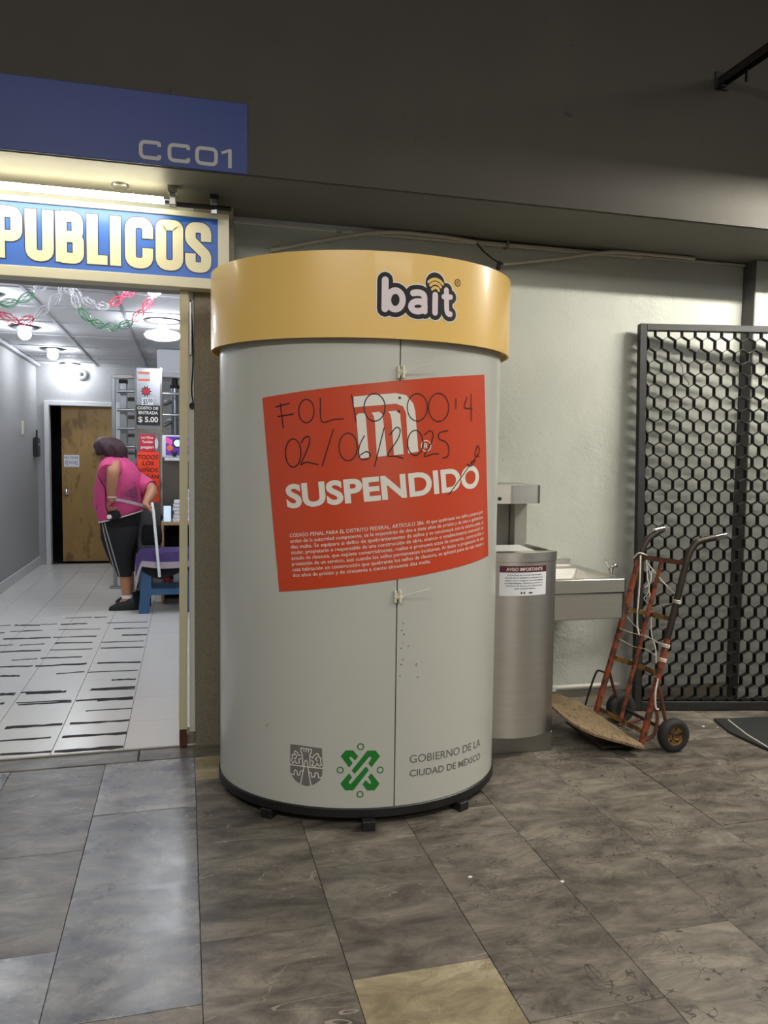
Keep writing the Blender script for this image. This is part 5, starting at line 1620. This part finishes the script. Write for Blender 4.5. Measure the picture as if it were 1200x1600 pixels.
E_ = [('pelvis', 'belly'), ('belly', 'chest'), ('chest', 'collar'), ('collar', 'neck'), ('neck', 'head'), ('head', 'brow'), ('collar', 'shL'), ('shL', 'elL'), ('elL', 'faL'), ('faL', 'wrL'), ('wrL', 'paL'), ('collar', 'shR'), ('shR', 'elR'), ('elR', 'faR'), ('faR', 'wrR'), ('wrR', 'paR'),
      ('pelvis', 'hiL'), ('hiL', 'knL'), ('knL', 'caL'), ('caL', 'anL'), ('anL', 'toL'), ('pelvis', 'hiR'), ('hiR', 'knR'), ('knR', 'caR'), ('caR', 'anR'), ('anR', 'toR')]
body = skin_mesh(N, E_)


def fingers(mb, base, axis, side, curl, scale=1.0):
    """four fingers and a thumb: base palm point, axis along the hand, side across the knuckles, curl inward"""
    base, axis, side, curl = Vector(base), Vector(axis).normalized(), Vector(side).normalized(), Vector(curl).normalized()
    for i, L in enumerate((.060, .068, .064, .050)):
        p = base + side * (.0175 * (i - 1.5)) + axis * .012
        q = [p, p + axis * L * .45, p + axis * L * .72 + curl * L * .35, p + axis * L * .62 + curl * L * .72, p + axis * L * .42 + curl * L * .85]
        mb.tube(q, [.0098 * scale, .0092 * scale, .0086 * scale, .008 * scale, .006 * scale], 8)
    p = base - side * .026 - axis * .02
    mb.tube([p, p - side * .016 + axis * .022 + curl * .014, p - side * .010 + axis * .042 + curl * .03, p + axis * .052 + curl * .038], [.0125, .0115, .0102, .007], 8)


fingers(body, (-.572, 6.628, .905), (.02, .05, -1), (1, .2, 0), (.15, 1, -.1))
fingers(body, (-.298, 6.570, .890), (.75, -.35, -.25), (.1, .6, -.75), (.1, -.3, -1))
# head with face: skull, nose, ear, chin, eyes lie towards the left, looking down
hd = []
hc, ha = Vector((-.622, 6.848, 0)), radians(-48)


def turn(p):
    q = Vector(p) - hc
    return (hc.x + q.x * cos(ha) - q.y * sin(ha), hc.y + q.x * sin(ha) + q.y * cos(ha), q.z)


for z, rx, ry, dx in ((1.268, .030, .035, -.055), (1.285, .058, .052, -.030), (1.315, .085, .070, -.012), (1.350, .098, .078, 0), (1.390, .098, .078, .004), (1.425, .078, .066, .008), (1.448, .040, .036, .01)):
    hd.append([turn((-.622 + dx + rx * cos(2 * pi * k / 20), 6.848 + ry * sin(2 * pi * k / 20), z)) for k in range(20)])
body.loft(hd)
body.tube([turn(p) for p in ((-.712, 6.848, 1.355), (-.726, 6.848, 1.330), (-.732, 6.848, 1.318), (-.712, 6.848, 1.308))], [.009, .011, .013, .009], 8)
body.tube([turn(p) for p in ((-.690, 6.815, 1.285), (-.702, 6.848, 1.288), (-.690, 6.88, 1.285))], [.006, .010, .006], 8)
body.tube([turn(p) for p in ((-.600, 6.766, 1.362), (-.592, 6.764, 1.345), (-.598, 6.768, 1.325))], [.010, .014, .008], 8)
bd = body.build('body', 'skin', W, smooth=80)
for y in (6.815, 6.881):
    MB().lathe([(.001, -.010), (.008, -.006), (.010, 0), (.008, .006), (.001, .010)], turn((-.708, y, 1.350)), (1, 0, 0), 12).build('eye', 'ink_black', W, smooth=60)
# hair: full short bob, strands combed
rr = random.Random(5)
hv = []
NA, NZ = 48, 16
for j in range(NZ + 1):
    ph = -.75 + (pi / 2 + .75) * j / NZ
    ring = []
    for k in range(NA):
        th = 2 * pi * k / NA
        back = max(0, cos(th))
        side = abs(sin(th))
        rx, ry, rz = .128, .112, .098
        z = 1.370 + rz * sin(ph) - (.012 * back if ph < 0 else 0)
        fl_s = 1 + (.05 * sin(7 * th + j * .5) + .035 * sin(16 * th - j * .4) + rr.uniform(-.012, .012)) * cos(ph)
        cxx = cos(ph) ** .75 if ph > 0 else cos(ph) ** .25
        x_, y_ = rx * cxx * cos(th) * fl_s, ry * cxx * sin(th) * fl_s
        ring.append((-.590 + x_ + .03 * (1.37 - z) - .012, 6.848 + y_, z - .13 * x_ + .006 * sin(5 * th) * (ph < -.5)))
    hv.append(ring)
MB().loft(hv).build('hair', 'hair', W, smooth=80)


def ering(c, rx, ry, k=0.0, n=28, p=1.0):
    out = []
    for i in range(n):
        t_ = 2 * pi * i / n
        ca, sa = cos(t_), sin(t_)
        dx = rx * abs(ca) ** p * (1 if ca > 0 else -1)
        out.append((c[0] + dx, c[1] + ry * abs(sa) ** p * (1 if sa > 0 else -1), c[2] + k * dx))
    return out


shirt = MB()
shirt.loft([ering((-.53, 6.875, .803), .178, .200, .28), ering((-.533, 6.875, .83), .186, .208, .24), ering((-.541, 6.87, .90), .202, .212, .12), ering((-.547, 6.87, .99), .200, .208, .05), ering((-.545, 6.865, 1.08), .190, .200), ering((-.537, 6.86, 1.16), .178, .190), ering((-.548, 6.855, 1.225), .150, .170), ering((-.562, 6.85, 1.270), .118, .13), ering((-.570, 6.85, 1.300), .090, .095), ering((-.575, 6.85, 1.318), .07, .075)])


def sleeve(pts, rs_):
    shirt.tube([Vector(p) for p in pts], rs_, 18)


sleeve([(-.575, 6.80, 1.19), (-.592, 6.71, 1.205), (-.598, 6.65, 1.185), (-.598, 6.605, 1.165)], [.10, .098, .088, .083])
sleeve([(-.52, 6.91, 1.10), (-.44, 6.92, 1.115), (-.35, 6.86, 1.065), (-.285, 6.805, 1.035)], [.10, .094, .084, .074])
sh = shirt.build('shirt', 'shirt_pink', W, smooth=80)
hem = MB().loft([ering((-.53, 6.875, .796), .179, .201, .28), ering((-.53, 6.875, .806), .181, .203, .28)], cap=False)
hem.build('hem', 'print_white', W, smooth=80, solid=.002)
pants = MB()
pants.loft([ering((-.53, 6.88, .84), .165, .18, .2), ering((-.535, 6.88, .76), .166, .185, .1), ering((-.54, 6.885, .68), .152, .18), ering((-.54, 6.885, .60), .09, .12)])


def leg(pts):
    pants.loft([ering(c, rx, ry) for c, rx, ry in pts])


leg([((-.535, 6.84, .80), .11, .09), ((-.54, 6.81, .70), .150, .118), ((-.54, 6.80, .62), .146, .115), ((-.543, 6.79, .54), .118, .105), ((-.540, 6.785, .47), .098, .092), ((-.520, 6.78, .39), .078, .080), ((-.498, 6.777, .325), .062, .068), ((-.496, 6.776, .300), .058, .066)])
leg([((-.535, 6.93, .80), .10, .09), ((-.535, 6.96, .70), .14, .11), ((-.53, 6.98, .62), .138, .11), ((-.525, 7.0, .54), .112, .10), ((-.51, 7.02, .47), .092, .09), ((-.50, 7.035, .39), .075, .078), ((-.49, 7.05, .325), .06, .066), ((-.488, 7.05, .300), .057, .064)])
tr = pants.build('trousers', 'trouser_black', W, smooth=80)
from mathutils.bvhtree import BVHTree
bv = BVHTree.FromPolygons([Vector(p) for p in pants.v], [tuple(f_) for f_ in pants.f])
for line in ([(-.672, .755), (-.645, .64), (-.607, .49), (-.557, .302)], [(-.652, .757), (-.617, .64), (-.580, .50), (-.532, .302)]):
    L_, R__ = [], []
    for p in smooth_path([(a, 0, b) for a, b in line], 10):
        for dx, lst in ((-.005, L_), (.005, R__)):
            hit = bv.ray_cast(Vector((p.x + dx, 6.0, p.z)), Vector((0, 1, 0)))
            y = hit[0].y if hit[0] else 6.80
            lst.append((p.x + dx, y - .002, p.z))
    n_ = len(L_)
    mb = MB().add(L_ + R__, [(i, i + 1, n_ + i + 1, n_ + i) for i in range(n_ - 1)])
    mb.build('stripe', 'stripe_gray', tr)
def shoe(x_toe, x_heel, y, sk):
    m_ = MB()
    L = x_heel - x_toe
    rings = []
    for t_, w_, hgt in ((0, .016, .022), (.06, .032, .035), (.22, .043, .056), (.42, .042, .088), (.58, .041, .112), (.8, .041, .118), (.95, .035, .108), (1, .024, .085)):
        x = x_toe + L * t_
        rings.append([(x, y - w_, .016), (x, y - w_ * 1.02, .016 + .4 * hgt), (x, y - w_ * .7, .012 + .8 * hgt), (x, y, .012 + hgt), (x, y + w_ * .7, .012 + .8 * hgt), (x, y + w_ * 1.02, .016 + .4 * hgt), (x, y + w_, .016)])
    m_.loft(rings)
    so = m_.build('shoe', 'shoe_black', W, smooth=60)
    o_ = [(x_toe + L * t_, y + k_ * w_) for k_ in (-1, 1) for t_, w_ in (((0, .018), (.06, .034), (.22, .045), (.5, .040), (.8, .038), (1, .027)) if k_ < 0 else ((1, .027), (.8, .038), (.5, .040), (.22, .045), (.06, .034), (0, .018)))]
    MB().prism(o_, lambda u, v, hh: (u, v, hh), .0125, .026).build('sole', 'rubber', so)
    MB().lathe([(.045, 0), (.043, .028)], (sk - .008, y, .112), (0, 0, 1), 16).build('sock', 'sock_white', W, smooth=60)


shoe(-.625, -.385, 6.772, -.470)
shoe(-.597, -.385, 7.095, -.465)
# strap across the back, cord, wrist band and pouch
st_ = smooth_path([(-.548, 6.615, .955), (-.50, 6.64, .945), (-.44, 6.655, .930), (-.38, 6.655, .915), (-.325, 6.60, .902)], 5)
mb = MB()
mb.loft([[p + Vector((0, -.002, -.012)), p + Vector((0, -.002, .012)), p + Vector((0, .002, .012)), p + Vector((0, .002, -.012))] for p in st_])
mb.build('waist_strap', 'towel_gray', W, smooth=60)
MB().tube(smooth_path([(-.655, 6.70, 1.26), (-.685, 6.66, 1.16), (-.66, 6.60, 1.105), (-.632, 6.655, 1.03), (-.628, 6.648, .90), (-.612, 6.64, .84)], 6), .004, 6).build('cord', 'wire_black', W, smooth=60)
MB().lathe([(.033, -.006), (.036, 0), (.033, .006)], (-.578, 6.612, .975), (0, .1, 1), 18).build('wrist_band', 'print_white', W, smooth=60)
pz = MB().obox((-.565, 6.625, .822), (.048, .01, .012), (-.006, .028, 0), (-.01, 0, .040)).build('pouch', 'cloth_black', W, bevel=.014, bseg=2)
MB().lathe([(.020, 0), (.018, .004)], (-.598, 6.594, .815), (-.2, -1, 0), 18).build('pouch_badge', 'frame_cream', pz, smooth=40)
tag(MB().tube([(-.262, 6.555, .93), (-.250, 6.52, .86), (-.205, 6.50, .325)], [.012, .012, .012], 12).build('white_tube', 'pvc_white', smooth=40), 'slim white plastic tube held by the woman behind her back', 'tube')
